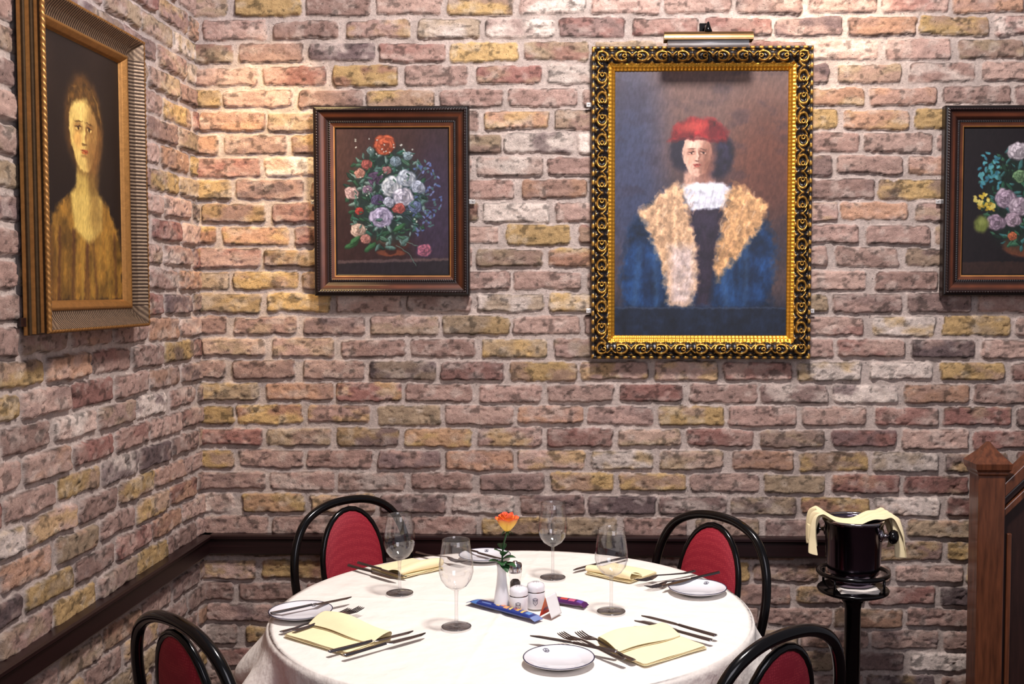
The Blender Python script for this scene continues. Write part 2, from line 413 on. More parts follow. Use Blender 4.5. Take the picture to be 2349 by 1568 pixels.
        E(nx * .8, .625, .20, .03, sh, .6, 1.1); E(nx * .7, .74, .16, .09, hi, .4, 1.2)
    def obj(s, name, w, h, parent, yoff, gain=1.0):
        hh, ww = s.X.shape
        P = np.zeros((hh, ww, 3)); P[..., 0] = (s.X0 - s.x0) / (s.x1 - s.x0) * w - w / 2; P[..., 2] = h / 2 - (s.Y0 - s.y0) / (s.y1 - s.y0) * h; P[..., 1] = yoff
        br = 1 + .16 * (fbm(s.X0 * .25 + s.Y0 * .05, s.Y0 * .10, 6, 3) - .5) * 2
        c = np.ones((hh, ww, 4)); c[..., :3] = lin(np.clip(s.I * br[..., None] * gain, 0, 255))
        return grid_obj(name, P, c, M['paint'], parent, flip=True)

# ---------------------------------------------------------------- frames
def frame_part(name, w, h, d_h, shade, m, parent, ds=.004, sides_y=0):
    D = np.array([a for a, _ in d_h]); Hh = np.array([b_ for _, b_ in d_h])
    vs = []; fs = []; cs = []; off = 0
    sides = [((-w / 2, h / 2), (1, 0), (0, -1), w), ((w / 2, h / 2), (0, -1), (-1, 0), h), ((w / 2, -h / 2), (-1, 0), (0, 1), w), ((-w / 2, -h / 2), (0, 1), (1, 0), h)]
    for st, di, inn, L in sides:
        n = max(4, int(L / ds)); t = np.linspace(0, 1, n)
        Dg, Tg = np.meshgrid(D, t); Hg = np.repeat(Hh[None, :], n, 0); Sg = Dg + Tg * (L - 2 * Dg)
        dh, rgb, me_ = shade(Sg, Dg, L, Hg)
        P = np.zeros(Sg.shape + (3,)); P[..., 0] = st[0] + di[0] * Sg + inn[0] * Dg; P[..., 2] = st[1] + di[1] * Sg + inn[1] * Dg; P[..., 1] = -(Hg + dh)
        c = np.ones(Sg.shape + (4,)); c[..., :3] = lin(np.clip(rgb, 0, 255)); c[..., 3] = me_
        vs.append(P.reshape(-1, 3)); cs.append(c.reshape(-1, 4)); fs.append(grid_faces(n, len(D), off)); off += n * len(D)
    me = bpy.data.meshes.new(name); me.from_pydata(np.concatenate(vs).tolist(), [], np.concatenate(fs).tolist())
    set_cols(me, np.concatenate(cs)); return link(name, me, m, parent, True)
def dense(prof, n):
    out = []
    for (a, ha), (b_, hb) in zip(prof[:-1], prof[1:]):
        L = math.hypot(b_ - a, hb - ha); k = max(1, int(L / n))
        for i in range(k): out.append((a + (b_ - a) * i / k, ha + (hb - ha) * i / k))
    out.append(prof[-1]); return out
def px_rect(x0, y0, x1, y1, y):
    a = on_y(x0, (y0 + y1) / 2, y); b_ = on_y(x1, (y0 + y1) / 2, y); t = on_y((x0 + x1) / 2, y0, y); u = on_y((x0 + x1) / 2, y1, y)
    return (a.x + b_.x) / 2, (t.z + u.z) / 2, b_.x - a.x, t.z - u.z
def plate_part(parent, x, z, flipx=1):
    mb = MB(); mb.box((x, -.003, z), (.022, .003, .014)); mb.lathe([(.0, .0), (.0035, .0), (.0035, .003), (0, .004)], 10, (x + .004 * flipx, -.0045, z))
    mb.build('mounting_plate', M['silver'], parent, bevel=.001)

WF = W - .020   # plane where frames hang, just clear of the brick faces

def wood_shade(s, d, L, H):
    rgb = np.zeros(s.shape + (3,)); n = fbm(s * 5, d * 160, 3, 3)[..., None]
    out = np.array((14, 6, 5.)); mid = np.array((88, 45, 25.)); dk = np.array((28, 12, 9.)); inn = np.array((88, 48, 29.))
    rgb[:] = out
    prof_ = np.exp(-((d - .029) / .009) ** 2)[..., None]
    a = (d > .017) & (d < .045); rgb[a] = ((dk + (mid - dk) * prof_) * (.75 + .5 * n))[a]
    a = (d >= .045) & (d < .053); rgb[a] = dk * .6
    a = (d >= .053) & (d < .0615); rgb[a] = (inn * (.7 + .5 * n))[a]
    a = (d >= .0615) & (d < .066); rgb[a] = (168, 116, 64)
    dh = np.zeros_like(s)
    rope = (d > .009) & (d < .0165); dh = dh + rope * .0016 * np.sin(s * 2 * PI / .009 + d * 500)
    bead = (d > .045) & (d < .053); dh = dh + bead * .0012 * np.sin(s * 2 * PI / .007)
    rgb[rope] = rgb[rope] * 2.2
    return dh, rgb, np.zeros_like(s)
wood_prof = dense([(0, 0), (0, .030), (.003, .034), (.008, .035), (.0125, .039), (.017, .034), (.022, .031), (.034, .026), (.044, .018), (.047, .020), (.053, .019), (.055, .017), (.063, .015), (.068, .010), (.071, .008)], .002)
def wood_painting(rect, label, painter, gain=1):
    cx, cz, w, h = px_rect(*rect, WF - .03)
    t = thing('framed_painting', label, 'painting', (cx, WF, cz))
    frame_part('frame', w, h, wood_prof, wood_shade, M['woodframe'], t, .003)
    painter.obj('canvas', w - .14, h - .14, t, -.009, gain)
    plate_part(t, -w / 2 - .006, 0, -1); plate_part(t, w / 2 + .006, 0, 1)
    mb = MB(); mb.box((0, -.004, 0), (w - .01, .006, h - .01)); mb.build('backing_board', M['blackwood'], t, smooth=False)
    return t
rr = random.Random(5)
p = Paint(768, 290, 1027, 628, 250, (52, 34, 35), 2.2)
p.ell(830, 330, 130, 120, (76, 52, 48), soft=1.2, al=.8); p.ell(1000, 480, 60, 150, (56, 48, 74), soft=1.2, al=.7)
p.poly([(760, 596), (1035, 590), (1035, 640), (760, 640)], (38, 32, 38)); p.poly([(760, 596), (1035, 590), (1035, 596), (760, 603)], (100, 80, 80), al=.8)
p.ell(893, 553, 44, 24, (74, 36, 30), soft=.3); p.ell(893, 578, 32, 8, (118, 64, 46), soft=.4); p.ell(878, 548, 14, 8, (150, 92, 70), soft=.9); p.ell(893, 572, 14, 10, (60, 30, 26), soft=.4)
p.ell(885, 445, 80, 114, (34, 54, 52), soft=.5, al=.9)
for i in range(200):
    a = rr.random() * 2 * PI; q = rr.random() ** .5
    x = 884 + 95 * q * math.cos(a); y = 448 + 124 * q * math.sin(a)
    p.leaf(x, y, rr.uniform(6, 14), rr.uniform(0, 180), rr.choice([(58, 106, 92), (96, 132, 124), (56, 86, 74), (132, 160, 154), (50, 88, 66), (76, 112, 92), (36, 62, 54)]))
for q in range(20):
    x = 950 + rr.random() * 60; y = 370 + rr.random() * 160; p.line([(900, 480), ((900 + x) / 2 + 5, (480 + y) / 2 - 8), (x, y)], 1.2, (76, 86, 112), .7)
    for w_ in range(4): p.ell(x + rr.uniform(-9, 9), y + rr.uniform(-9, 9), 4, 2.2, rr.choice([(104, 116, 160), (80, 98, 146), (70, 98, 100)]), ang=rr.random() * 180, soft=.7)
for x, y in ((800, 560), (810, 548), (845, 565), (912, 520)): p.leaf(x, y, 17, rr.uniform(100, 160), (60, 108, 70))
p.line([(905, 560), (935, 580), (952, 608)], 1.4, (90, 116, 106)); p.line([(905, 545), (950, 560), (968, 570)], 1.4, (90, 116, 106))
FL = [(880, 326, 27, (222, 102, 62), (120, 40, 28)), (838, 372, 14, (190, 96, 88), (90, 40, 42)), (822, 392, 13, (214, 150, 132), (110, 64, 58)),
      (858, 405, 18, (108, 82, 118), (40, 34, 58)), (896, 424, 27, (222, 228, 236), (96, 114, 130)), (932, 404, 23, (206, 216, 230), (90, 106, 130)), (922, 448, 25, (220, 216, 232), (100, 100, 128)),
      (957, 425, 17, (190, 200, 220), (86, 98, 124)), (803, 438, 17, (228, 190, 188), (124, 88, 96)), (870, 494, 28, (202, 192, 226), (84, 76, 118)), (820, 480, 11, (206, 68, 60), (96, 26, 30)),
      (912, 474, 15, (214, 102, 90), (104, 42, 42)), (816, 524, 18, (236, 206, 188), (140, 98, 86)), (834, 545, 13, (220, 150, 138), (124, 66, 64)), (970, 572, 18, (200, 106, 128), (76, 58, 100)),
      (905, 365, 14, (144, 168, 182), (58, 82, 96)), (935, 352, 12, (160, 184, 194), (66, 90, 102)), (862, 455, 15, (96, 86, 128), (38, 36, 62)), (950, 470, 16, (120, 140, 184), (48, 60, 98)), (848, 340, 9, (120, 150, 150), (48, 76, 76)), (885, 385, 11, (186, 124, 122), (90, 50, 58)), (840, 430, 12, (150, 120, 150), (60, 50, 70)), (890, 460, 14, (196, 200, 220), (90, 96, 120))]
for f in FL: p.bloom(*f)
for i in range(40): x = rr.uniform(812, 960); p.ell(x, rr.uniform(312, 350) if i % 2 else rr.uniform(380, 530), 1.8, 1.8, (214, 218, 208), soft=.8, al=.8)
for i in range(42): p.leaf(rr.uniform(806, 970), rr.uniform(345, 545), rr.uniform(4, 9), rr.uniform(0, 180), rr.choice([(58, 106, 90), (108, 144, 132), (54, 92, 68), (90, 126, 120)]))
wood_painting((720, 243, 1076, 678), 'mid-brown wooden frame holding a full flower bouquet painting, beside the corner', p, .92)

p = Paint(2213, 290, 2472, 628, 240, (24, 17, 20), 2.2)
p.poly([(2200, 600), (2480, 598), (2480, 640), (2200, 640)], (50, 33, 28)); p.ell(2355, 562, 48, 26, (116, 64, 42), soft=.3)
p.ell(2345, 455, 82, 112, (24, 38, 32), soft=.5, al=.9)
for i in range(160):
    a = rr.random() * 2 * PI; q = rr.random() ** .5
    p.leaf(2345 + 92 * q * math.cos(a), 450 + 118 * q * math.sin(a), rr.uniform(6, 13), rr.uniform(0, 180), rr.choice([(40, 84, 64), (62, 110, 82), (32, 58, 44), (64, 116, 114), (26, 46, 36)]))
for i in range(38): p.ell(rr.uniform(2248, 2300), rr.uniform(345, 425), 6, 3.2, rr.choice([(70, 140, 154), (52, 112, 132), (88, 160, 168)]), ang=rr.uniform(0, 180), soft=.7)
for i in range(30): p.ell(rr.uniform(2238, 2285), rr.uniform(442, 478), 5, 3.4, rr.choice([(206, 178, 64), (160, 134, 44), (220, 202, 108)]), ang=rr.uniform(0, 180), soft=.7)
for f in ((2336, 342, 25, (222, 210, 218), (116, 102, 116)), (2310, 452, 26, (200, 174, 196), (92, 70, 92)), (2345, 470, 28, (218, 196, 212), (104, 80, 102)), (2290, 508, 23, (184, 156, 178), (84, 64, 84)), (2330, 500, 21, (206, 178, 196), (96, 74, 92)),
          (2385, 400, 24, (206, 120, 110), (96, 44, 44)), (2400, 460, 22, (222, 218, 208), (116, 108, 100)), (2380, 510, 20, (190, 108, 64), (90, 44, 28)), (2330, 540, 12, (214, 110, 64), (106, 44, 28)), (2345, 400, 17, (120, 160, 110), (50, 84, 52))): p.bloom(*f)
p.ell(2256, 512, 17, 20, (104, 114, 54), soft=.6); p.ell(2258, 505, 8, 9, (140, 150, 80), soft=1.)
wood_painting((2165, 241, 2521, 678), 'dark wooden framed flower painting cut by the right edge, above the stair post', p, .88)

# big gilt portrait: a plain generic sitter in similar colours
p = Paint(1412, 160, 1808, 768, 300, (62, 52, 56), 3.5)
p.mix(sst(.3, .75, fbm(p.X * .006, p.Y * .006, 2, 5)), (98, 72, 66)); p.ell(1640, 190, 200, 120, (110, 84, 76), soft=1.4, al=.7); p.ell(1760, 380, 90, 130, (104, 58, 42), soft=1.3, al=.7)
p.ell(1450, 380, 70, 260, (50, 62, 96), soft=1.4, al=.8); p.mix(sst(600, 780, p.Y) * .9, (26, 36, 56))
p.mix(.35 * sst(.45, .7, fbm(p.X * .02, p.Y * .03, 7, 5)), (46, 38, 50))
p.poly([(1440, 720), (1425, 620), (1442, 520), (1500, 455), (1560, 430), (1680, 430), (1750, 470), (1782, 550), (1778, 650), (1765, 720)], (22, 50, 88), 20, tex=.8, k=2, wob=14, sc=.03)
for i in range(26):
    x = rr.uniform(1440, 1770); p.line([(x, rr.uniform(520, 600)), (x + rr.uniform(-22, 22), 700)], rr.uniform(6, 14), rr.choice([(14, 30, 56), (40, 86, 140), (20, 44, 80), (60, 96, 140)]), .4, 10)
p.poly([(1572, 470), (1668, 470), (1650, 560), (1632, 700), (1600, 700), (1590, 560)], (44, 32, 44), 16, .9, tex=.4)
p.poly([(1574, 370), (1630, 370), (1648, 432), (1570, 432)], (190, 148, 130), 7); p.ell(1620, 405, 22, 30, (130, 88, 78), soft=1.1, al=.7)
p.poly([(1564, 432), (1600, 415), (1660, 414), (1680, 432), (1662, 474), (1586, 478)], (216, 216, 228), 7, tex=.2, k=3, sc=.08)
p.ell(1612, 424, 44, 8, (238, 238, 244), soft=.9, al=.8)
fur = (204, 164, 128)
p.poly([(1545, 415), (1572, 425), (1580, 480), (1600, 560), (1604, 640), (1590, 700), (1536, 700), (1522, 600), (1490, 530), (1466, 486), (1500, 455)], fur, 14, tex=.45, k=5, sc=.10, wob=10)
p.poly([(1682, 418), (1720, 430), (1768, 474), (1738, 530), (1690, 590), (1650, 640), (1640, 600), (1658, 520), (1668, 450)], (196, 150, 104), 14, tex=.45, k=7, sc=.10, wob=10)
for i in range(190):
    if i % 3: x, y = rr.uniform(1500, 1600), rr.uniform(430, 690)
    else: x, y = rr.uniform(1655, 1750), rr.uniform(430, 590)
    if i % 3 and x < 1500 + (y - 470) * .16: continue
    if i % 3 == 0 and x > 1760 - max(0, y - 480) * .9: continue
    p.line([(x, y), (x - 5 + rr.uniform(-3, 3), y + 12)], 2.4, rr.choice([(236, 206, 176), (150, 106, 78), (226, 190, 156), (178, 136, 106)]), .5, 3)
p.poly([(1540, 560), (1592, 560), (1598, 640), (1584, 696), (1540, 696)], (206, 198, 212), 22, .55, tex=.4, k=3, sc=.12)
p.ell(1645, 352, 40, 54, (34, 30, 46), soft=.4, tex=.6, k=3, sc=.06); p.ell(1572, 345, 34, 44, (34, 30, 44), soft=.5); p.ell(1606, 305, 46, 30, (36, 28, 40), soft=.5)
p.face(1600, 350, 35, 49, (214, 170, 150), ang=2, yaw=.12, light=-1)
p.poly([(1535, 322), (1548, 284), (1586, 266), (1640, 270), (1672, 298), (1668, 322), (1612, 314), (1565, 314)], (130, 34, 36), 10, tex=.7, k=1, sc=.05, wob=5)
p.ell(1590, 286, 32, 12, (188, 70, 60), ang=-6, soft=1.1, al=.7); p.ell(1644, 298, 24, 14, (80, 18, 24), soft=1.1, al=.7); p.line([(1542, 322), (1566, 314), (1612, 315), (1662, 322)], 5, (84, 20, 26), .7, 5)
p.poly([(1412, 702), (1810, 702), (1810, 770), (1412, 770)], (20, 30, 48), 8, tex=.4, k=2); p.line([(1412, 704), (1810, 704)], 3, (70, 80, 104), .6, 4)
cx, cz, w, h = px_rect(1357, 105, 1863, 823, WF - .03)
t = thing('framed_painting', 'large black and gold carved frame with portrait of sitter in red hat', 'painting', (cx, WF, cz))
def orn(s, d, L, H):
    pch = L / round(L / .066); a = ((s / pch) % 1 - .5) * pch; b_ = d - .033
    alt = np.where(np.floor(s / pch) % 2 == 0, 1, -1)
    ring = np.exp(-((np.hypot(a * .8, b_) - .0150) / .0044) ** 2) * (a * alt > -.015)
    s2 = np.exp(-((np.hypot(a + alt * .008, b_ * 1.2) - .006) / .0030) ** 2)
    edge = np.exp(-((np.abs(a) - pch / 2) / .006) ** 2) * (np.abs(b_) < .019) * (.6 + .4 * np.cos(b_ * 300))
    sw = np.exp(-((b_ - alt * .013 * np.sin(a * PI / pch * 2)) / .0034) ** 2) * (np.abs(a) > .016)
    lines = np.exp(-((np.abs(b_) - .0200) / .0022) ** 2) * (.5 + .5 * np.cos(a * 2 * PI / pch * 2))
    band = (d > .010) & (d < .054)
    f = np.clip(np.maximum.reduce([ring, s2, edge, lines, sw]), 0, 1) * band
    outer = (d < .010); ob = outer * (H > .02) * np.clip(.5 + .9 * np.sin(s * 2 * PI / .028), 0, 1)
    inner = d >= .054
    dh = f * .010 + ob * .003 + inner * .0008 * np.sin(s * 2 * PI / .012)
    g = np.clip(f * 1.7 - .60, 0, 1) + ob * .85 * (H > .02) + inner * 1.0
    g = np.clip(g, 0, 1)[..., None]
    gold = np.array((216, 164, 76.)) * np.ones(s.shape + (3,)); gold[inner] = (226, 166, 60)
    rgb = np.array((16, 10, 10.)) * (1 - g) + gold * g
    return dh, rgb, g[..., 0] * .85
prof = dense([(0, 0), (0, .026), (.003, .031), (.008, .031), (.011, .026), (.02, .034), (.033, .040), (.046, .033), (.053, .024), (.055, .026), (.064, .023), (.068, .018), (.074, .014), (.0765, .008)], .0016)
frame_part('frame', w, h, prof, orn, M['ornate'], t, .0022)
p.obj('canvas', w - .150, h - .150, t, -.010, .95)
mb = MB(); mb.box((0, -.004, 0), (w - .01, .006, h - .01)); mb.build('backing_board', M['blackwood'], t, smooth=False)
plate_part(t, -w / 2 - .006, -h * .345, -1); plate_part(t, w / 2 + .006, -h * .345, 1)
plate_part(t, -w / 2 - .006, h * .32, -1)

# left wall portrait: a plain generic sitter in similar colours
p = Paint(0, 0, 300, 520, 250, (18, 13, 14), 3.5)
p.mix(.5 * sst(.4, .8, fbm(p.X * .01, p.Y * .01, 2, 4)), (38, 26, 22))
p.poly([(0, 420), (24, 350), (80, 312), (116, 290), (190, 290), (240, 320), (284, 370), (300, 420), (300, 520), (0, 520)], (126, 90, 36), 14, tex=.6, k=3, wob=8, sc=.03)
for i in range(22): x = rr.uniform(10, 290); p.line([(x, 380), (x + rr.uniform(-20, 20), 520)], rr.uniform(6, 12), rr.choice([(160, 124, 52), (84, 56, 24), (60, 30, 22)]), .45, 9)
p.poly([(92, 306), (124, 284), (184, 284), (218, 310), (214, 372), (160, 404), (104, 374)], (206, 174, 92), 12); p.ell(192, 340, 28, 44, (140, 106, 52), soft=1.2, al=.7)
p.poly([(118, 235), (184, 235), (192, 306), (112, 306)], (192, 160, 82), 10); p.ell(182, 270, 22, 40, (110, 80, 38), soft=1.1, al=.8)
p.ell(150, 160, 76, 100, (74, 48, 22), soft=.35, tex=.6, k=2, sc=.05)
p.face(147, 176, 57, 80, (214, 180, 100), ang=0, yaw=.1, light=-1)
p.poly([(82, 150), (96, 98), (148, 72), (206, 98), (218, 160), (198, 140), (160, 106), (108, 122)], (80, 54, 24), 12, tex=.6, sc=.1)
for i in range(20): a = rr.uniform(PI, 2 * PI); p.line([(150 + 62 * math.cos(a), 140 + 62 * math.sin(a)), (150 + 68 * math.cos(a + .25), 146 + 66 * math.sin(a + .25))], 3, rr.choice([(130, 94, 44), (46, 30, 16)]), .6, 3)
yn = 2.31; yf = 2.858; zb_ = 1.412; zt_ = 2.193
w = yf - yn; h = zt_ - zb_
t = thing('framed_painting', 'deep ribbed silver-gold frame with portrait of woman in ochre, hung on left wall', 'painting', (XL + .018, (yn + yf) / 2, (zb_ + zt_) / 2), PI / 2)
def reed(s, d, L, H):
    cov = (d > .012) & (d < .054)
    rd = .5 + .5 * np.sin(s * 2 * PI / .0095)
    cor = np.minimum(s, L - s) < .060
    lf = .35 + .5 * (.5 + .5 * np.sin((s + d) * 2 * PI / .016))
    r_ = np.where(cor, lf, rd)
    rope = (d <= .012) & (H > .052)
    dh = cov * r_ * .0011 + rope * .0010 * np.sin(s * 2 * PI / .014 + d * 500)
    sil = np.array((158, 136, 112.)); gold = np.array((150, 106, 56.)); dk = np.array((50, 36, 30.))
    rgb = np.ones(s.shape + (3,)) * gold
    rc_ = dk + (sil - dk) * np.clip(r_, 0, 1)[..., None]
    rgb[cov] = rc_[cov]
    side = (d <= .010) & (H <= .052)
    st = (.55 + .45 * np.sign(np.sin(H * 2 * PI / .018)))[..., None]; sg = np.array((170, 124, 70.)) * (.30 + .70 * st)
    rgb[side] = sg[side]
    return dh, rgb, np.full(s.shape, .7)
prof = dense([(0, 0), (0, .014), (.003, .017), (.003, .030), (.006, .034), (.006, .045), (.004, .050), (.004, .055), (.008, .060), (.013, .058), (.02, .050), (.032, .038), (.044, .031), (.053, .028), (.056, .033), (.061, .034), (.066, .030), (.073, .024), (.076, .018), (.079, .013)], .0018)
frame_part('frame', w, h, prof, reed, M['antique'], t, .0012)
p.obj('canvas', w - .154, h - .154, t, -.0155, .95)
mb = MB(); mb.box((0, -.005, 0), (w - .01, .008, h - .01)); mb.build('backing_board', M['blackwood'], t, smooth=False)
mb = MB(); mb.box((-w / 2 - .008, -.004, -h / 2 + .03), (.03, .006, .02)); mb.build('mounting_plate', M['blackwood'], t, bevel=.001)

# picture light
cx, cz, w, h = px_rect(1523, 76, 1726, 106, W - .14)
t = thing('picture_light', 'slim brass picture light fixed on brick above the large gilt frame', 'picture light', (cx, W - .14, cz))
arc = [(.024 * math.cos(a), .024 * math.sin(a)) for a in np.linspace(rad(-10), rad(190), 16)]
mb = MB(); vs = [(x, y, z) for x in (-w / 2, w / 2) for y, z in arc]; n = len(arc)
mb.add(vs, [(i, i + 1, n + i + 1, n + i) for i in range(n - 1)] + [tuple(range(n)), tuple(range(n, 2 * n))])
mb.build('lamp_shade', M['brass'], t, solid=.0015, smooth=False)
mb = MB(); mb.lathe([(0, -w / 2 + .01), (.013, -w / 2 + .012), (.013, w / 2 - .012), (0, w / 2 - .01)], 16, (0, 0, -.010), 'x'); mb.build('tube_bulb', M['whitemetal'], t)
mb = MB(); mb.tube(catmull([(0, .112, .062), (0, .09, .058), (0, .045, .05), (0, 0, .024)], 6), .005, 8); mb.build('bracket_arm', M['black'], t)
mb = MB(); mb.lathe([(0, 0), (.014, 0), (.010, .012), (.003, .032), (0, .034)], 16, (0, 0, .022)); mb.build('finial', M['black'], t)
mb = MB(); mb.box((0, .115, .064), (.03, .008, .03)); mb.build('wall_plate', M['black'], t, bevel=.002)

# ---------------------------------------------------------------- chairs
def lean(z): return -.185 - .17 * (z - .44)
def make_chair(label, loc, rz):
    t = thing('dining_chair', label, 'chair', loc, rz, 'chairs around the round table')
    half = [(-.163, .455), (-.181, .52), (-.197, .60), (-.201, .68), (-.186, .76), (-.148, .822), (-.082, .857)]
    pts = half + [(0, .867)] + [(-x, z) for x, z in reversed(half)]
    mb = MB(); mb.tube(catmull([(x, lean(z), z) for x, z in pts], 6), .0126, 14); mb.build('back_frame', M['black'], t)
    zc, hh, hw = .662, .178, .106
    ov = [(hw * (1 + .05 * math.sin(a)) * math.cos(a), zc + hh * math.sin(a)) for a in np.linspace(0, 2 * PI, 33)[:-1]]
    mb = MB(); mb.tube([(x, lean(z), z) for x, z in ov], .0088, 12, True); mb.build('pad_rim', M['black'], t)
    rings = 9
    mb = MB(); vs = []; fs = []
    for sgn in (1, -1):
        o = len(vs)
        for i in range(rings):
            f = (i + .0001) / (rings - 1)
            for k in range(32):
                a = 2 * PI * k / 32; x = hw * (1 + .05 * math.sin(a)) * math.cos(a) * f * .97; z = zc + hh * math.sin(a) * f * .97
                vs.append((x, lean(z) + sgn * (.004 + .014 * math.sqrt(max(0, 1 - f ** 3))), z))
        for i in range(rings - 1):
            for k in range(32):
                k2 = (k + 1) % 32; q = (o + i * 32 + k, o + i * 32 + k2, o + (i + 1) * 32 + k2, o + (i + 1) * 32 + k); fs.append(q if sgn < 0 else q[::-1])
    mb.add(vs, fs); mb.build('back_pad', M['red'], t)
    mb = MB(); mb.lathe([(0, .445), (.185, .445), (.192, .455), (.19, .470), (.17, .482), (.1, .49), (0, .492)], 36); mb.build('seat', M['red'], t)
    mb = MB(); mb.tube([(.195 * math.cos(a), .195 * math.sin(a), .448) for a in np.linspace(0, 2 * PI, 37)[:-1]], .014, 10, True); mb.build('seat_rim', M['black'], t)
    for sx in (-1, 1):
        mb = MB(); mb.tube(catmull([(sx * .163, lean(.455), .455), (sx * .172, -.20, .3), (sx * .19, -.25, .002)], 5), [.0135] * 6 + [.012] * 4 + [.011], 12); mb.build('leg', M['black'], t)
        mb = MB(); mb.tube(catmull([(sx * .13, .145, .448), (sx * .15, .165, .25), (sx * .165, .185, .002)], 5), [.0135] * 6 + [.012] * 4 + [.011], 12); mb.build('leg', M['black'], t)
    return t
def hoop_to_seat(hx, hy, deg):
    return (hx + math.cos(rad(deg)) * .225, hy + math.sin(rad(deg)) * .225, 0), rad(deg - 90)
chairs = [((-.708, 3.17), -46, 'black hoop-back chair with red oval pad, behind the table nearest the wall corner'),
          ((.355, 2.97), -135, 'black hoop-back chair with red pad, behind the table nearest the ice bucket'),
          ((-.785, 2.03), 50, 'black hoop-back chair with red pad, in front of the dark rail on the left wall'),
          ((.362, 1.975), 130, 'black hoop-back chair with red pad, front right with its back toward the stairs')]
seats = []; ch0 = None
for (hx, hy), dg, lb in chairs:
    loc, rz = hoop_to_seat(hx, hy, dg); seats.append(Vector(loc[:2]))
    if ch0 is None: ch0 = make_chair(lb, loc, rz)
    else: dup(ch0, loc, rz, lb)

# ---------------------------------------------------------------- table and cloth
t = thing('dining_table', 'round pedestal dining table hidden under the white cloth', 'table', (TC.x, TC.y, 0))
mb = MB(); mb.lathe([(0, .722), (TR - .01, .722), (TR - .004, .728), (TR - .004, .745), (TR - .01, .751), (0, .751)], 96); mb.build('tabletop', M['blackwood'], t)
mb = MB(); mb.lathe([(0, .02), (.05, .02), (.04, .1), (.035, .6), (.06, .70), (.12, .722), (0, .722)], 32); mb.build('pedestal', M['blackwood'], t)
mb = MB(); mb.lathe([(0, .0), (.24, .0), (.24, .012), (.1, .022), (.05, .05), (0, .05)], 40); mb.build('base', M['blackwood'], t)
nr, na = 90, 480
half = .86; rot = rad(12)
P = np.zeros((nr, na + 1, 3))
for j in range(na + 1):
    ph = 2 * PI * (j % na) / na; c, s_ = math.cos(ph - rot), math.sin(ph - rot); ext = half / max(abs(c), abs(s_)); ext = min(ext, 1.16)
    hang = ext - TR
    fold = math.sin(ph * 12 + 1.3 * math.sin(ph * 2 + .5) + .4) * .6 + math.sin(ph * 21 + 2 + math.sin(ph * 3)) * .5
    dl = (math.degrees(ph) - 196 + 180) % 360 - 180; bump = math.exp(-(dl / 10) ** 2)
    for i in range(nr):
        if i < 50: r = TR * i / 49; q = 0
        else: q = hang * ((i - 49) / (nr - 50)) ** 1.25; r = TR
        if q == 0: R_ = r; z = 0
        else:
            rcn = .012; ang = min(q / rcn, PI / 2)
            R_ = TR - .004 + rcn * math.sin(ang); z = -rcn * (1 - math.cos(ang)); rest = max(0, q - rcn * PI / 2)
            amp = .050 * sst(0, .15, rest); R_ += .12 * rest * (1 - .45 * min(1, rest / .5)) + amp * fold + .016 * sst(0, .2, rest) + bump * .058 * sst(0, .11, rest) * (1 - .6 * sst(.12, .3, rest)); z -= rest * .96
        x = TC.x + R_ * math.cos(ph); y = TC.y + R_ * math.sin(ph); zz = ZT + z
        if q == 0:
            u = x - TC.x; v = y - TC.y; edge = 1 if r < TR - .03 else max(0, (TR - r) / .03)
            cr1 = math.exp(-((u - .12 * v + .02) / .007) ** 2) + math.exp(-((v + .12 * u - .03) / .007) ** 2) + .7 * math.exp(-((u - .12 * v + .30) / .008) ** 2) + .7 * math.exp(-((u - .12 * v - .32) / .008) ** 2)
            zz += edge * (.0022 * cr1 - .0010 + .0008 * math.sin(u * 19 + v * 7) * math.sin(v * 17 - u * 5))
        if zz < .63:
            wgt = float(sst(.63, .53, zz))
            for sc_ in seats:
                dv = Vector((x, y)) - sc_; inw = (TC - sc_).normalized()
                if dv.length < .245:
                    pr = dv.dot(inw); lat = dv - inw * pr; tgt = math.sqrt(max(0, .245 ** 2 - lat.length_squared))
                    nv = sc_ + lat + inw * tgt; x = x * (1 - wgt) + nv.x * wgt; y = y * (1 - wgt) + nv.y * wgt
        P[i, j] = (x, y, max(zz, .03))
o = grid_obj('tablecloth', P, None, M['cloth'], flip=False)
tag(o, 'large white tablecloth draped over the round table', 'tablecloth')

# ---------------------------------------------------------------- things on the table
ZC = ZT + .0029
def T(px, py, z=ZC): return on_z(px, py, z)
def between(p1, p2, z=ZC):
    a = T(*p1); b_ = T(*p2); c = (a + b_) / 2; return (c.x, c.y, z), math.atan2(b_.y - a.y, b_.x - a.x)

def make_plate(label, loc, rz):
    t = thing('side_plate', label, 'plate', loc, rz, 'side plates on the table')
    mb = MB(); mb.lathe([(0, .002), (.040, .002), (.042, 0), (.045, 0), (.048, .003), (.070, .0095), (.073, .0115), (.0722, .0128), (.068, .0118), (.048, .0062), (.044, .0045), (0, .0045)], 56); mb.build('plate_body', M['china'], t)
    mb = MB(); mb.lathe([(.0708, .0129), (.0722, .0134), (.0733, .0122), (.0722, .0127)], 56); mb.build('rim_line', M['navy'], t)
    mb = MB()
    for k in range(3): mb.tube([(.052 + k * .003, -.004 + k * .001, .0082 + k * .0008), (.052 + k * .003, .004 - k * .001, .0082 + k * .0008)], .0005, 5)
    mb.tube([(.050, -.005, .0078), (.059, -.0055, .0102), (.062, 0, .0108), (.059, .0055, .0102), (.050, .005, .0078), (.048, 0, .0072)], .0005, 5, True)
    mb.build('crest', M['navy'], t)
    return t
pl = [((690, 1402), 70, 'white side plate with thin dark rim, at front left beside a folded napkin'),
      ((1282, 1510), 120, 'white side plate nearest the camera, knife resting over it'),
      ((1600, 1349), 60, 'white side plate at back right, in front of the right rear chair'),
      ((1112, 1274), 90, 'white side plate at the far edge of the table, left of the rose')]
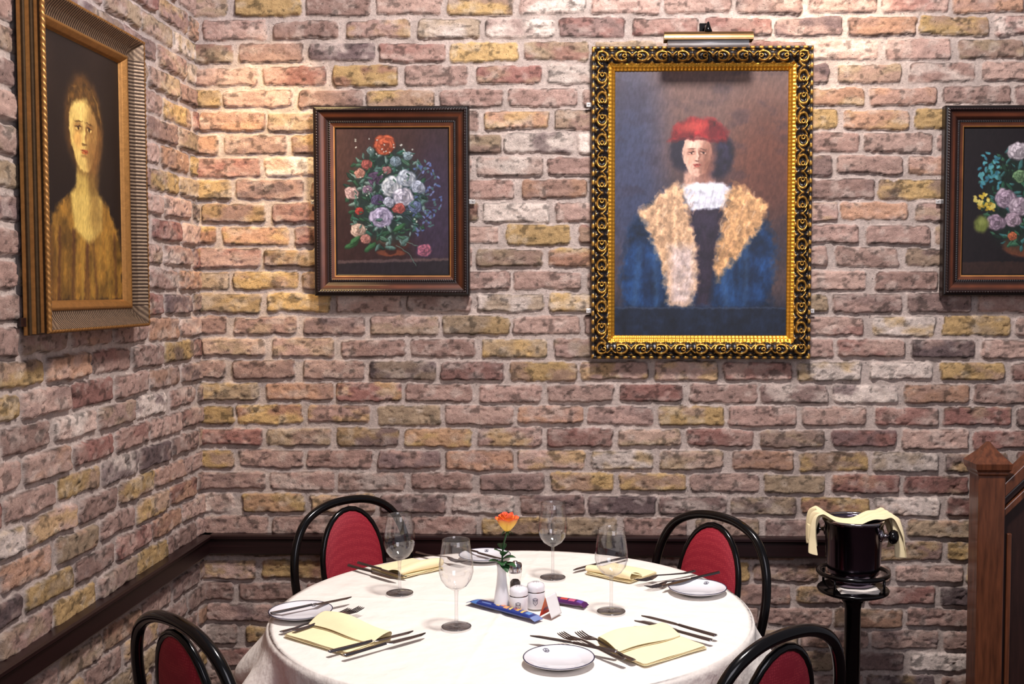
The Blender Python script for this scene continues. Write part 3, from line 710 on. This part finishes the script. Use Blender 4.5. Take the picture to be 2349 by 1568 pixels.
p0 = None
for (px, py), a, lb in pl:
    c = T(px, py, ZC + .008); loc = (c.x, c.y, ZC)
    if p0 is None: p0 = make_plate(lb, loc, rad(a))
    else: dup(p0, loc, rad(a), lb)

def make_knife(label, loc, rz):
    t = thing('table_knife', label, 'knife', loc, rz, 'knives on the table')
    mb = MB(); mb.ribbon([(-.103, -.003, .003, .001), (-.100, -.0066, .0066, 0), (-.07, -.0062, .0062, 0), (-.02, -.0046, .0046, .0005), (.0, -.0040, .0040, .001)], .0044); mb.build('handle', M['steel'], t, bevel=.0008)
    mb = MB(); mb.ribbon([(.0, -.0040, .0040, .0015), (.012, -.0095, .005, .0015), (.05, -.0100, .006, .0012), (.085, -.0080, .006, .0008), (.100, -.001, .005, .0005), (.104, .002, .0034, .0005)], .0018); mb.build('blade', M['steel'], t, smooth=False)
    return t
def make_fork(label, loc, rz):
    t = thing('table_fork', label, 'fork', loc, rz, 'forks on the table')
    mb = MB(); mb.ribbon([(-.098, -.003, .003, .002), (-.094, -.0070, .0070, .0008), (-.06, -.0056, .0056, 0), (-.01, -.0032, .0032, .004), (.03, -.0034, .0034, .008), (.042, -.009, .009, .006), (.054, -.0118, .0118, .0035)], .0026); mb.build('handle', M['steel'], t, bevel=.0007)
    for k in range(4):
        y = -.0095 + k * .00633
        mb = MB(); mb.ribbon([(.053, y - .0019, y + .0019, .0035), (.075, y - .0016, y + .0016, .0025), (.094, y * .93 - .0013, y * .93 + .0013, .0058), (.099, y * .93 - .0005, y * .93 + .0005, .007)], .0018); mb.build('tine', M['steel'], t, smooth=False)
    return t
knives = [((768, 1500), (935, 1459), .008, 'dinner knife left of its pair, beside the front left napkin'),
          ((800, 1509), (967, 1463), .008, 'dinner knife nearest the camera beside the front left napkin'),
          ((632, 1419), (797, 1385), .0145, 'butter knife laid across the front left side plate'),
          ((1640, 1480), (1452, 1430), .009, 'dinner knife with tip at top left, beside the front right napkin'),
          ((1628, 1463), (1488, 1424), .009, 'dinner knife furthest from camera beside the front right napkin'),
          ((1400, 1507), (1233, 1475), .0145, 'butter knife laid across the side plate nearest the camera'),
          ((1440, 1282), (1313, 1312), .006, 'dinner knife seen behind the right wine glass'),
          ((1640, 1327), (1530, 1354), .0145, 'butter knife laid across the back right side plate'),
          ((800, 1302), (908, 1334), .007, 'dinner knife at back left reaching toward the left wine glass'),
          ((826, 1298), (925, 1327), .008, 'dinner knife lying against the back left napkin'),
          ((1058, 1268), (1135, 1289), .0145, 'butter knife laid across the far side plate')]
forks = [((643, 1452), (803, 1404), .002, 'dinner fork left of its pair at the front left setting'),
         ((674, 1456), (828, 1407), .009, 'dinner fork resting on the front left napkin edge'),
         ((1474, 1532), (1312, 1456), .008, 'dinner fork against the front right napkin'),
         ((1442, 1531), (1280, 1470), .0145, 'dinner fork beside and over the edge of the nearest plate'),
         ((1585, 1318), (1470, 1340), .008, 'dinner fork further left at the back right setting'),
         ((1602, 1326), (1494, 1351), .003, 'dinner fork next to the back right side plate'),
         ((962, 1274), (1058, 1297), .008, 'dinner fork behind the front wine glass near the far plate')]
k0 = None
for a, b_, dz, lb in knives:
    loc, rz = between(a, b_, ZC + dz - .001)
    if k0 is None: k0 = make_knife(lb, loc, rz)
    else: dup(k0, loc, rz, lb)
k0 = None
for a, b_, dz, lb in forks:
    loc, rz = between(a, b_, ZC + dz - .001)
    if k0 is None: k0 = make_fork(lb, loc, rz)
    else: dup(k0, loc, rz, lb)

def make_napkin(lx, ly, label, loc, rz):
    mb = MB(); rnk = random.Random(int(loc[0] * 1000))
    for z, sx, sy in ((.0006, 1, 1), (.0024, .985, .97), (.0042, .97, .95)):
        mb.grid([[(sx * lx * (i / 12 - .5) + rnk.uniform(-.0006, .0006), sy * ly * (j / 8 - .5), z + .0005 * math.sin(i * .9 + z * 900)) for i in range(13)] for j in range(9)])
    sec = [(-ly * .0, .0060), (ly * .2, .0062), (ly * .38, .0062)] + [(ly * .40 + .0095 * math.sin(a), .0062 + .0095 * (1 - math.cos(a))) for a in np.linspace(.2, PI, 9)] + [(ly * .28, .0235), (ly * .16, .017), (ly * .08, .011), (ly * .02, .0082)]
    mb.grid([[(lx * (i / 14 - .5) * (.97 + .05 * (z / .03)), y + .003 * math.sin(i * .45), z * (1 + .22 * math.sin(i * .35)) if z > .007 else z) for i in range(15)] for y, z in sec])
    o = mb.build('napkin', M['napkin'], None, solid=.0011, sub=1)
    o.location = loc; o.rotation_euler = (0, 0, rz)
    return tag(o, label, 'napkin', 'folded cream napkins on the table')
def nap(corners, label):
    A, B, C, D = [T(*q) for q in corners]; c = (A + B + C + D) / 4; e = ((C - B) + (D - A)) / 2; f = ((B - A) + (C - D)) / 2
    make_napkin(e.length * .98, f.length * .95, label, (c.x, c.y, ZC), math.atan2(e.y, e.x))
nap([(652, 1462), (745, 1418), (912, 1466), (790, 1503)], 'folded cream napkin at the front left of the table')
nap([(1490, 1530), (1352, 1484), (1518, 1440), (1622, 1488)], 'folded cream napkin at the front right of the table')
nap([(948, 1280), (1022, 1304), (915, 1330), (850, 1300)], 'folded cream napkin at the back left of the table')
nap([(1512, 1312), (1445, 1340), (1340, 1315), (1405, 1292)], 'folded cream napkin at the back right of the table')

def make_glass(label, loc):
    t = thing('wine_glass', label, 'wine glass', loc, 0, 'wine glasses on the table')
    out = [(.0045, .082), (.012, .086), (.024, .094), (.034, .108), (.0388, .125), (.0385, .143), (.0355, .165), (.0325, .182), (.0308, .197)]
    inn = [(.0303, .1976), (.0297, .197)] + [(r - .0012, z) for r, z in reversed(out[2:-1])] + [(.012, .0885), (0, .0865)]
    mb = MB(); mb.lathe(out + inn, 56); b_ = mb.build('bowl', M['glass'], t)
    mb = MB(); mb.tube([(.0304 * math.cos(a), .0304 * math.sin(a), .1972) for a in np.linspace(0, 2 * PI, 57)[:-1]], .0008, 6, True); mb.build('rim', M['glassthick'], b_)
    mb = MB(); mb.lathe([(.0055, .004), (.0042, .010), (.0036, .02), (.0034, .05), (.0038, .072), (.0048, .084)], 20); mb.build('stem', M['glassthick'], t)
    mb = MB(); mb.lathe([(0, 0), (.0325, 0), (.0332, .0010), (.0325, .0022), (.020, .0030), (.008, .0046), (0, .0055)], 48)
    mb.tube([(.0326 * math.cos(a), .0326 * math.sin(a), .0016) for a in np.linspace(0, 2 * PI, 49)[:-1]], .0011, 6, True); mb.build('foot', M['glassthick'], t)
    return t
gl0 = None
for px, py, lb in ((917, 1360, 'clear wine glass in front of the corner-side rear chair'), (1047, 1437, 'clear wine glass nearest the camera, left of the blue packet'),
                   (1268, 1324, 'clear wine glass furthest back, right of the rose'), (1402, 1402, 'clear wine glass on the right, left of the back right napkin')):
    c = T(px, py); loc = (c.x, c.y, ZC)
    if gl0 is None: gl0 = make_glass(lb, loc)
    else: dup(gl0, loc, 0, lb)

# bud vase and rose
c = T(1151, 1395); vloc = (c.x, c.y, ZC)
mb = MB(); mb.lathe([(0, 0), (.019, 0), (.0205, .003), (.0200, .012), (.0165, .035), (.0125, .062), (.0105, .085), (.0110, .100), (.0125, .108), (.0118, .1085), (.0095, .10), (.0088, .08), (0, .078)], 36)
o = mb.build('bud_vase', M['china']); o.location = vloc; tag(o, 'slim white bud vase holding a single rose', 'vase')
t = thing('rose', 'orange and yellow rose on a leafy stem in the white vase', 'flower', (c.x, c.y, ZC))
bx, bz = .013, .188
mb = MB(); mb.tube(catmull([(0, 0, .081), (.001, 0, .11), (.004, .003, .15), (bx, 0, bz - .005)], 6), .0022, 8); mb.build('stem', M['leaf'], t)
mb = MB()
ye = lin((255, 206, 84)); rd_ = lin((230, 66, 50)); rp = random.Random(2)
for lay, (n_, r_, h_, z0) in enumerate(((3, .008, .040, .002), (4, .014, .040, .001), (5, .020, .039, .0), (5, .026, .036, -.002))):
    for k in range(n_):
        ph = 2 * PI * k / n_ + lay * .6; wd = 2 * PI / n_ * .66; Pg = []; Cg = []
        for i in range(8):
            v = i / 7; row = []; cr_ = []
            for j in range(9):
                u = (j / 4 - 1); wv = wd * math.sqrt(max(0, 1 - (max(0, v - .55) / .50) ** 2))
                rho = r_ * (.22 + .74 * math.sin(v * 1.7)) + (.006 * lay / 3) * max(0, v - .8) * 3 + .0008 * math.cos(u * 5 + k)
                zz = z0 + h_ * v - .003 * (lay >= 2) * max(0, v - .8) * 5 - .002 * u * u * v
                a = ph + u * wv; row.append((bx + rho * math.cos(a), rho * math.sin(a), bz + zz))
                e = min(1, max(0, (v - .35) / .65) ** 1.6 + .15 * abs(u) * v); cc = ye * (1 - e) + rd_ * e; cr_.append((cc[0], cc[1], cc[2], 0))
            Pg.append(row); Cg.append(cr_)
        mb.grid(Pg, Cg)
mb.build('bloom', M['petal'], t, solid=.0006)
def leaf_part(base, dirv, L, wid, droop):
    d = Vector(dirv).normalized(); side = d.cross(Vector((0, 0, 1))).normalized(); base = Vector(base); G = []
    for i in range(9):
        f = i / 8; ww = wid * math.sin(PI * min(1, f * .97 + .03)) ** .8
        G.append([tuple(base + d * (L * f) + Vector((0, 0, -droop * f * f)) + side * (ww * q) + Vector((0, 0, abs(q) * ww * .35))) for q in (-1, -.5, 0, .5, 1)])
    mb = MB(); mb.grid(G); mb.build('leaf', M['leaf'], t, solid=.0005)
for b_, d_, l_ in (((.001, 0, .108), (-1, -.3, .5), .036), ((.001, 0, .108), (.9, -.5, .1), .040), ((.002, 0, .118), (1, .1, .35), .034), ((.003, 0, .13), (-.8, -.5, .9), .032), ((.001, 0, .112), (.1, -1, .2), .030), ((.004, 0, .14), (-.3, .8, .7), .030), ((.001, 0, .110), (.5, -.9, -.3), .032), ((.003, 0, .125), (.35, -.8, .9), .034)):
    leaf_part(b_, d_, l_, .0115, .008)
mb = MB()
for k in range(5):
    a = k * 2 * PI / 5; mb.grid([[(bx + (.004 + .011 * f) * math.cos(a + q * (1 - f) * .5), (.004 + .011 * f) * math.sin(a + q * (1 - f) * .5), bz - .003 + .004 * f - .012 * f * f) for q in (-1, 0, 1)] for f in (0, .25, .5, .75, 1)])
mb.build('sepals', M['leaf'], t, solid=.0005)

# pepper mill
c = T(1182, 1381)
t = thing('pepper_mill', 'small clear pepper mill with steel top behind the white shakers', 'pepper mill', (c.x, c.y, ZC))
mb = MB(); mb.lathe([(0, 0), (.0155, 0), (.016, .002), (.016, .008), (.0145, .010), (0, .010)], 30); mb.build('base', M['chrome'], t)
mb = MB(); mb.lathe([(.0150, .010), (.0150, .040), (.0125, .050), (.0125, .058), (.0150, .066), (.0150, .074)], 30); mb.build('body', M['glass'], t)
mb = MB(); mb.lathe([(0, .011), (.0125, .011), (.0125, .050), (.008, .056), (0, .057)], 24); mb.build('peppercorns', M['pepper'], t)
mb = MB(); mb.lathe([(0, .074), (.0160, .074), (.0165, .078), (.0165, .092), (.0150, .096), (.0060, .098), (.0055, .101), (0, .102)], 30); mb.build('top', M['chrome'], t)

def make_shaker(px, py, lb):
    c = T(px, py); t = thing('shaker', lb, 'shaker', (c.x, c.y, ZC), 0, 'white salt and pepper shakers')
    mb = MB(); mb.lathe([(0, 0), (.0205, 0), (.0220, .002), (.0222, .036), (.0215, .0385)], 36); mb.build('body', M['china'], t)
    mb = MB(); mb.lathe([(.0200, .0385), (.0200, .041)], 36); mb.build('groove', M['steel'], t)
    mb = MB(); mb.lathe([(.0215, .041), (.0218, .050), (.0195, .057), (.012, .0605), (0, .061)], 36); mb.build('cap', M['china'], t)
    mb = MB()
    for k in range(5): a = k * 2 * PI / 5; mb.lathe([(0, .0612), (.0012, .0612), (0, .0615)], 8, (.006 * math.cos(a), .006 * math.sin(a), -.0004))
    mb.build('holes', M['black'], t)
    R0 = .0226
    def q(a, z): return (R0 * math.sin(a), -R0 * math.cos(a), z)
    mb = MB(); mb.tube([q(a, z) for a, z in ((-.25, .026), (0, .028), (.25, .026), (.2, .015), (0, .010), (-.2, .015))], .0006, 5, True)
    mb.tube([q(-.2, .022), q(.2, .022)], .0005, 5); mb.tube([q(-.15, .024), q(0, .016), q(.15, .024)], .0005, 5); mb.build('crest', M['navy'], t)
make_shaker(1190, 1402, 'white round shaker with small crest, nearest the blue packet')
make_shaker(1229, 1392, 'white round shaker with small crest, closer to the red card')

def packet(p1, p2, wdt, cols, label):
    loc, rz = between(p1, p2); a = T(*p1); b_ = T(*p2); L = (b_ - a).length
    t = thing('wrapped_packet', label, 'packet', loc, rz)
    def colat(f, g):
        for f0, f1, g0, g1, c in cols:
            if f0 <= f <= f1 and g0 <= g <= g1: return c
        return cols[-1][4]
    for nm, x0, x1 in (('wrapper', -.44, .44), ('crimped_end', -.5, -.44), ('crimped_end', .44, .5)):
        mb = MB(); n_ = 90 if nm == 'wrapper' else 8; G = []; C_ = []
        for i in range(n_ + 1):
            f = x0 + (x1 - x0) * i / n_; th = .0065 * (max(0, 1 - (abs(f) / .45) ** 6)) + .0006; row = []; cr_ = []
            for k in range(33):
                a_ = 2 * PI * k / 32; y = wdt / 2 * math.cos(a_); z = .0075 + th * math.sin(a_) if nm == 'wrapper' else .0075 - .0055 * (abs(f) - .44) / .06 + th * math.sin(a_) + .0005 * math.sin(i * 2)
                row.append((L * f, y, z)); g = y / wdt; l = lin(colat(f, g) if math.sin(a_) >= 0 else cols[-1][4]); cr_.append((l[0], l[1], l[2], 0))
            G.append(row); C_.append(cr_)
        mb.grid(G, C_); mb.build(nm, M['wrapper'], t)
    return t
BL = (22, 48, 124)
packet((1078, 1381), (1236, 1424), .030, [(-.5, -.44, -1, 1, (120, 140, 190)), (.44, .5, -1, 1, (120, 140, 190)), (-.42, -.34, -.5, .5, (70, 120, 190)), (-.30, -.10, .18, .30, (150, 176, 226)), (-.28, -.14, -.30, -.2, (120, 150, 210)),
        (-.08, -.03, -.25, .35, (232, 186, 64)), (-.02, .02, -.1, .3, (206, 120, 60)), (.03, .09, -.35, .15, (220, 150, 74)), (.11, .14, -.3, .38, (236, 198, 96)), (.16, .19, -.1, .2, (180, 80, 60)), (.2, .24, -.25, .38, (226, 170, 74)), (.28, .31, -.3, .3, (232, 186, 84)), (.34, .40, -.2, .2, (90, 140, 200)), (-1, 1, -1, 1, BL)], 'slim blue wrapped packet lying before the white shakers')
packet((1250, 1378), (1345, 1392), .030, [(-.5, -.44, -1, 1, (220, 140, 70)), (-.38, -.2, -.3, .4, (226, 130, 54)), (-.1, .06, -.2, .4, (206, 70, 60)), (.1, .25, -.3, .2, (200, 90, 130)), (.3, .42, -.3, .3, (100, 70, 160)), (-1, 1, -1, 1, (76, 28, 86))], 'slim purple wrapped packet behind the red tent card')

# tent card
c = T(1263, 1410)
t = thing('tent_card', 'small orange and red folded tent card in front of the purple packet', 'card', (c.x, c.y, ZC), rad(62))
for sgn, nm in ((1, 'front_panel'), (-1, 'back_panel')):
    G = []; C_ = []
    for i in range(13):
        v = i / 12; row = []; cr_ = []
        for j in range(13):
            u = j / 12 - .5; row.append((u * .048, sgn * .016 * (1 - v), .0005 + .048 * v))
            if sgn > 0:
                e = v; cc = lin((204, 44, 34)) * (1 - e) + lin((236, 124, 44)) * e
                if .2 < v < .4 and abs(u) < .3: cc = lin((110, 30, 80))
            else: cc = lin((226, 224, 226))
            cr_.append((cc[0], cc[1], cc[2], 0))
        G.append(row); C_.append(cr_)
    mb = MB(); mb.grid(G, C_); mb.build(nm, M['card'], t, solid=.0005)

# ---------------------------------------------------------------- ice bucket on stand
YB = 3.12
bc = on_y(1958, 1250, YB); bxx = bc.x
def zb2(py): return on_y(1958, py, YB).z
z_top = zb2(1190); z_ring = zb2(1311); z_tray = zb2(1349)
t = thing('ice_bucket_stand', 'black pedestal stand carrying the ice bucket beside the stairs', 'stand', (bxx, YB, 0))
mb = MB(); mb.lathe([(0, z_tray - .012), (.09, z_tray - .012), (.104, z_tray - .006), (.106, z_tray), (.102, z_tray + .004), (0, z_tray + .003)], 44); mb.build('tray', M['black'], t)
mb = MB(); mb.tube([(.102 * math.cos(a), .102 * math.sin(a), z_ring) for a in np.linspace(0, 2 * PI, 45)[:-1]], .007, 10, True)
for k in range(4): a = PI / 4 + k * PI / 2; mb.tube([(.102 * math.cos(a), .102 * math.sin(a), z_ring), (.102 * math.cos(a), .102 * math.sin(a), z_tray)], .004, 8)
mb.build('holder_ring', M['black'], t)
mb = MB(); mb.lathe([(0, .01), (.024, .01), (.024, z_tray - .06), (.030, z_tray - .04), (.05, z_tray - .012), (0, z_tray - .012)], 24); mb.build('column', M['black'], t)
mb = MB(); mb.lathe([(0, 0), (.15, 0), (.152, .008), (.12, .018), (.03, .03), (0, .03)], 44); mb.build('base', M['black'], t)
z0 = z_tray + .016
t = thing('ice_bucket', 'dark polished metal wine bucket with round knob handles on the black stand', 'ice bucket', (bxx, YB, z0), rad(-30))
hB = z_top - z0
mb = MB(); mb.lathe([(0, 0), (.060, 0), (.066, .004), (.068, .018), (.062, .026), (.074, .034), (.077, .05), (.0855, hB - .012), (.0895, hB - .006), (.089, hB), (.084, hB), (.082, hB - .01), (.074, .05), (.06, .03), (0, .02)], 52); mb.build('body', M['bucket'], t)
mb = MB(); mb.tube([(.089 * math.cos(a), .089 * math.sin(a), hB) for a in np.linspace(0, 2 * PI, 53)[:-1]], .0045, 8, True); mb.build('rim', M['chrome'], t)
for sg in (1, -1):
    zk = hB - .040
    mb = MB(); mb.lathe([(0, .080), (.019, .081), (.020, .086), (.008, .090), (.006, .102), (.010, .104), (0, .105)], 20, (0, 0, zk), 'x')
    if sg < 0: mb.v = [(-x, y, z) for x, y, z in mb.v]
    h1 = mb.build('handle', M['chrome'], t)
    mb = MB(); mb.lathe([(0, .102), (.013, .104), (.020, .110), (.0215, .118), (.018, .127), (.008, .131), (0, .132)], 24, (0, 0, zk), 'x')
    if sg < 0: mb.v = [(-x, y, z) for x, y, z in mb.v]
    mb.build('knob', M['black'], h1)
G = []
path = [(-.124, -.088), (-.122, -.06), (-.119, -.03), (-.114, .0), (-.105, .014), (-.094, .013), (-.075, .003), (-.05, -.008), (-.02, -.013), (.01, -.009), (.035, .002), (.055, .008), (.080, .008), (.098, .013), (.108, .004), (.114, -.02), (.120, -.05), (.124, -.076), (.126, -.096)]
pth = catmull([(x, 0, z) for x, z in path], 4)
for i, q in enumerate(pth):
    f = i / (len(pth) - 1); row = []; end = abs(f - .5) * 2; wd = .044 + .018 * end
    for j in range(33):
        g = j / 16 - 1; wav = .007 * math.sin(g * 7 + f * 9) * (.35 + end) + .003 * math.sin(g * 15 + 1)
        y = .008 + g * wd + .008 * math.sin(f * 12)
        lift = .005 + (wav if end < .55 else wav * .3); ox = (wav * 1.4 - .006 * g * end if end >= .55 else 0) * (1 if f > .5 else -1)
        row.append((bxx + q.x + ox, YB + y, z_top + q.z + lift + (.014 * math.sin(g * 3 + 1) * (end > .8))))
    G.append(row)
mb = MB(); mb.grid(G); o = mb.build('serving_cloth', M['napkin'], None, solid=.0015, sub=1)
tag(o, 'cream serving cloth draped over the rim of the ice bucket', 'cloth')
mb = MB()
for k in range(4):
    z = z_tray + .0065 + k * .0022
    mb.grid([[(bxx + .002 * k + .058 * (i / 10 - .5) * 2 * .95, YB - .050 + .06 * (j / 6 - .5) + .002 * k, z + .0008 * math.sin(i * 1.3 + k)) for i in range(11)] for j in range(7)])
o = mb.build('folded_napkin', M['cloth'], None, solid=.0015); tag(o, 'white folded napkin tucked in the stand under the bucket', 'napkin')

# ---------------------------------------------------------------- stair newel and balustrade
YN = 3.10; hN = .04
xa = on_y(2219, 1300, YN + hN).x; xb = on_y(2304, 1300, YN - hN).x; nx = (xa + xb) / 2; nw = xb - xa
zc0 = on_y(2258, 1090, YN - hN).z; zc1 = on_y(2258, 1060, YN - hN).z; zap = on_y(2258, 1012, YN).z
t = thing('stair_balustrade', 'dark oak stair post with pyramid cap and sloping handrail at right edge', 'banister', (nx, YN, 0))
mb = MB(); mb.box((0, 0, zc0 / 2), (nw, nw, zc0)); post = mb.build('newel_post', M['stair'], t, bevel=.004)
mb = MB()
def sq(prof):
    vs = []; fs = []
    for r, z in prof: vs += [(-r, -r, z), (r, -r, z), (r, r, z), (-r, r, z)]
    for i in range(len(prof) - 1):
        for k in range(4): k2 = (k + 1) % 4; fs.append((i * 4 + k, i * 4 + k2, i * 4 + 4 + k2, i * 4 + 4 + k))
    fs.append((3, 2, 1, 0)); return vs, fs
hw = nw / 2
mb.add(*sq([(hw + .001, zc0 - .002), (hw + .006, zc0 + .004), (hw + .006, zc0 + .010), (hw + .012, zc0 + .018), (hw + .014, zc1 - .004), (hw + .010, zc1), (hw * .55, zc1 + (zap - zc1) * .55), (.004, zap)]))
mb.build('post_cap', M['stair'], post, smooth=False)
sl = 1.0
x0 = hw; zr = on_y(2304, 1120, YN).z
def slopebar(name, dz, hgt, dep, m, parent, x1=.62):
    mb = MB(); vs = []
    for x in (x0 - .002, x1):
        zz = zr + dz + (x - x0) * sl
        vs += [(x, -dep / 2, zz - hgt / 2), (x, dep / 2, zz - hgt / 2), (x, dep / 2, zz + hgt / 2), (x, -dep / 2, zz + hgt / 2)]
    mb.add(vs, [(0, 1, 2, 3), (7, 6, 5, 4), (0, 4, 5, 1), (1, 5, 6, 2), (2, 6, 7, 3), (3, 7, 4, 0)]); return mb.build(name, m, parent, bevel=.003)
hr = slopebar('handrail', 0, .044, .066, M['stair'], t)
slopebar('rail_moulding', -.037, .024, .05, M['stairdark'], hr); slopebar('rail_moulding', -.068, .026, .060, M['stair'], hr)
mb = MB(); vs = []
for x in (x0 - .002, .62):
    zz = zr - .078 + (x - x0) * sl
    for y in (-.012, .012): vs += [(x, y, 0), (x, y, zz)]
mb.add(vs, [(0, 1, 3, 2), (4, 6, 7, 5), (0, 4, 5, 1), (2, 3, 7, 6), (1, 5, 7, 3), (0, 2, 6, 4)]); mb.build('side_panel', M['stairdark'], t, smooth=False)
mb = MB(); mb.box((x0 + .022, 0, (zr - .13) / 2), (.014, .04, zr - .13)); mb.build('panel_stile', M['stair'], t, bevel=.003)

# ---------------------------------------------------------------- lights
def area(name, loc, tgt, size, e, col, spread=None):
    l = bpy.data.lights.new(name, 'AREA'); l.size = size; l.energy = e; l.color = col
    if spread: l.spread = rad(spread)
    o = bpy.data.objects.new(name, l); COL.objects.link(o); o.location = loc
    o.rotation_euler = (Vector(tgt) - Vector(loc)).to_track_quat('-Z', 'Y').to_euler(); return o
def spot(name, loc, tgt, ang, blend, e, col, size=.04):
    l = bpy.data.lights.new(name, 'SPOT'); l.spot_size = rad(ang); l.spot_blend = blend; l.energy = e; l.color = col; l.shadow_soft_size = size
    o = bpy.data.objects.new(name, l); COL.objects.link(o); o.location = loc
    o.rotation_euler = (Vector(tgt) - Vector(loc)).to_track_quat('-Z', 'Y').to_euler(); return o
area('key_light', (.3, 1.8, 3.5), (.1, 3.4, 1.0), .3, 98, (1, .92, .89))
area('fill_light', (.9, -.2, 2.2), (0, 3.4, 1.2), 1.2, 21, (.95, .91, 1))
spot('table_light', (-.1, 2.2, 2.9), (-.17, 2.45, .75), 46, .6, 17, (1, .94, .86), .10)
c = on_y(590, 420, W); spot('corner_light', (c.x + .14, W - .62, 2.75), (c.x, W, c.z), 46, 1, 92, (1, .70, .32))
c = on_y(1900, 20, W); spot('upper_light', (c.x + .1, W - .6, 3.0), (c.x, W, c.z + .05), 46, 1, 66, (1, .76, .52))
spot('portrait_light', (.5, 2.0, 2.9), (.25, W, 1.65), 30, 1, 12, (.70, .82, 1))
spot('cool_light', (-.6, 2.3, 2.9), (XL, 2.9, 2.3), 70, 1, 16, (.56, .68, 1))
spot('left_light', (-.35, 2.2, 2.7), (XL, 2.6, 1.6), 56, 1, 18, (1, .90, .78))
w = bpy.data.worlds.new('world'); S.world = w; w.use_nodes = True
bg = w.node_tree.nodes['Background']; bg.inputs[0].default_value = (.61, .57, .64, 1); bg.inputs[1].default_value = .33
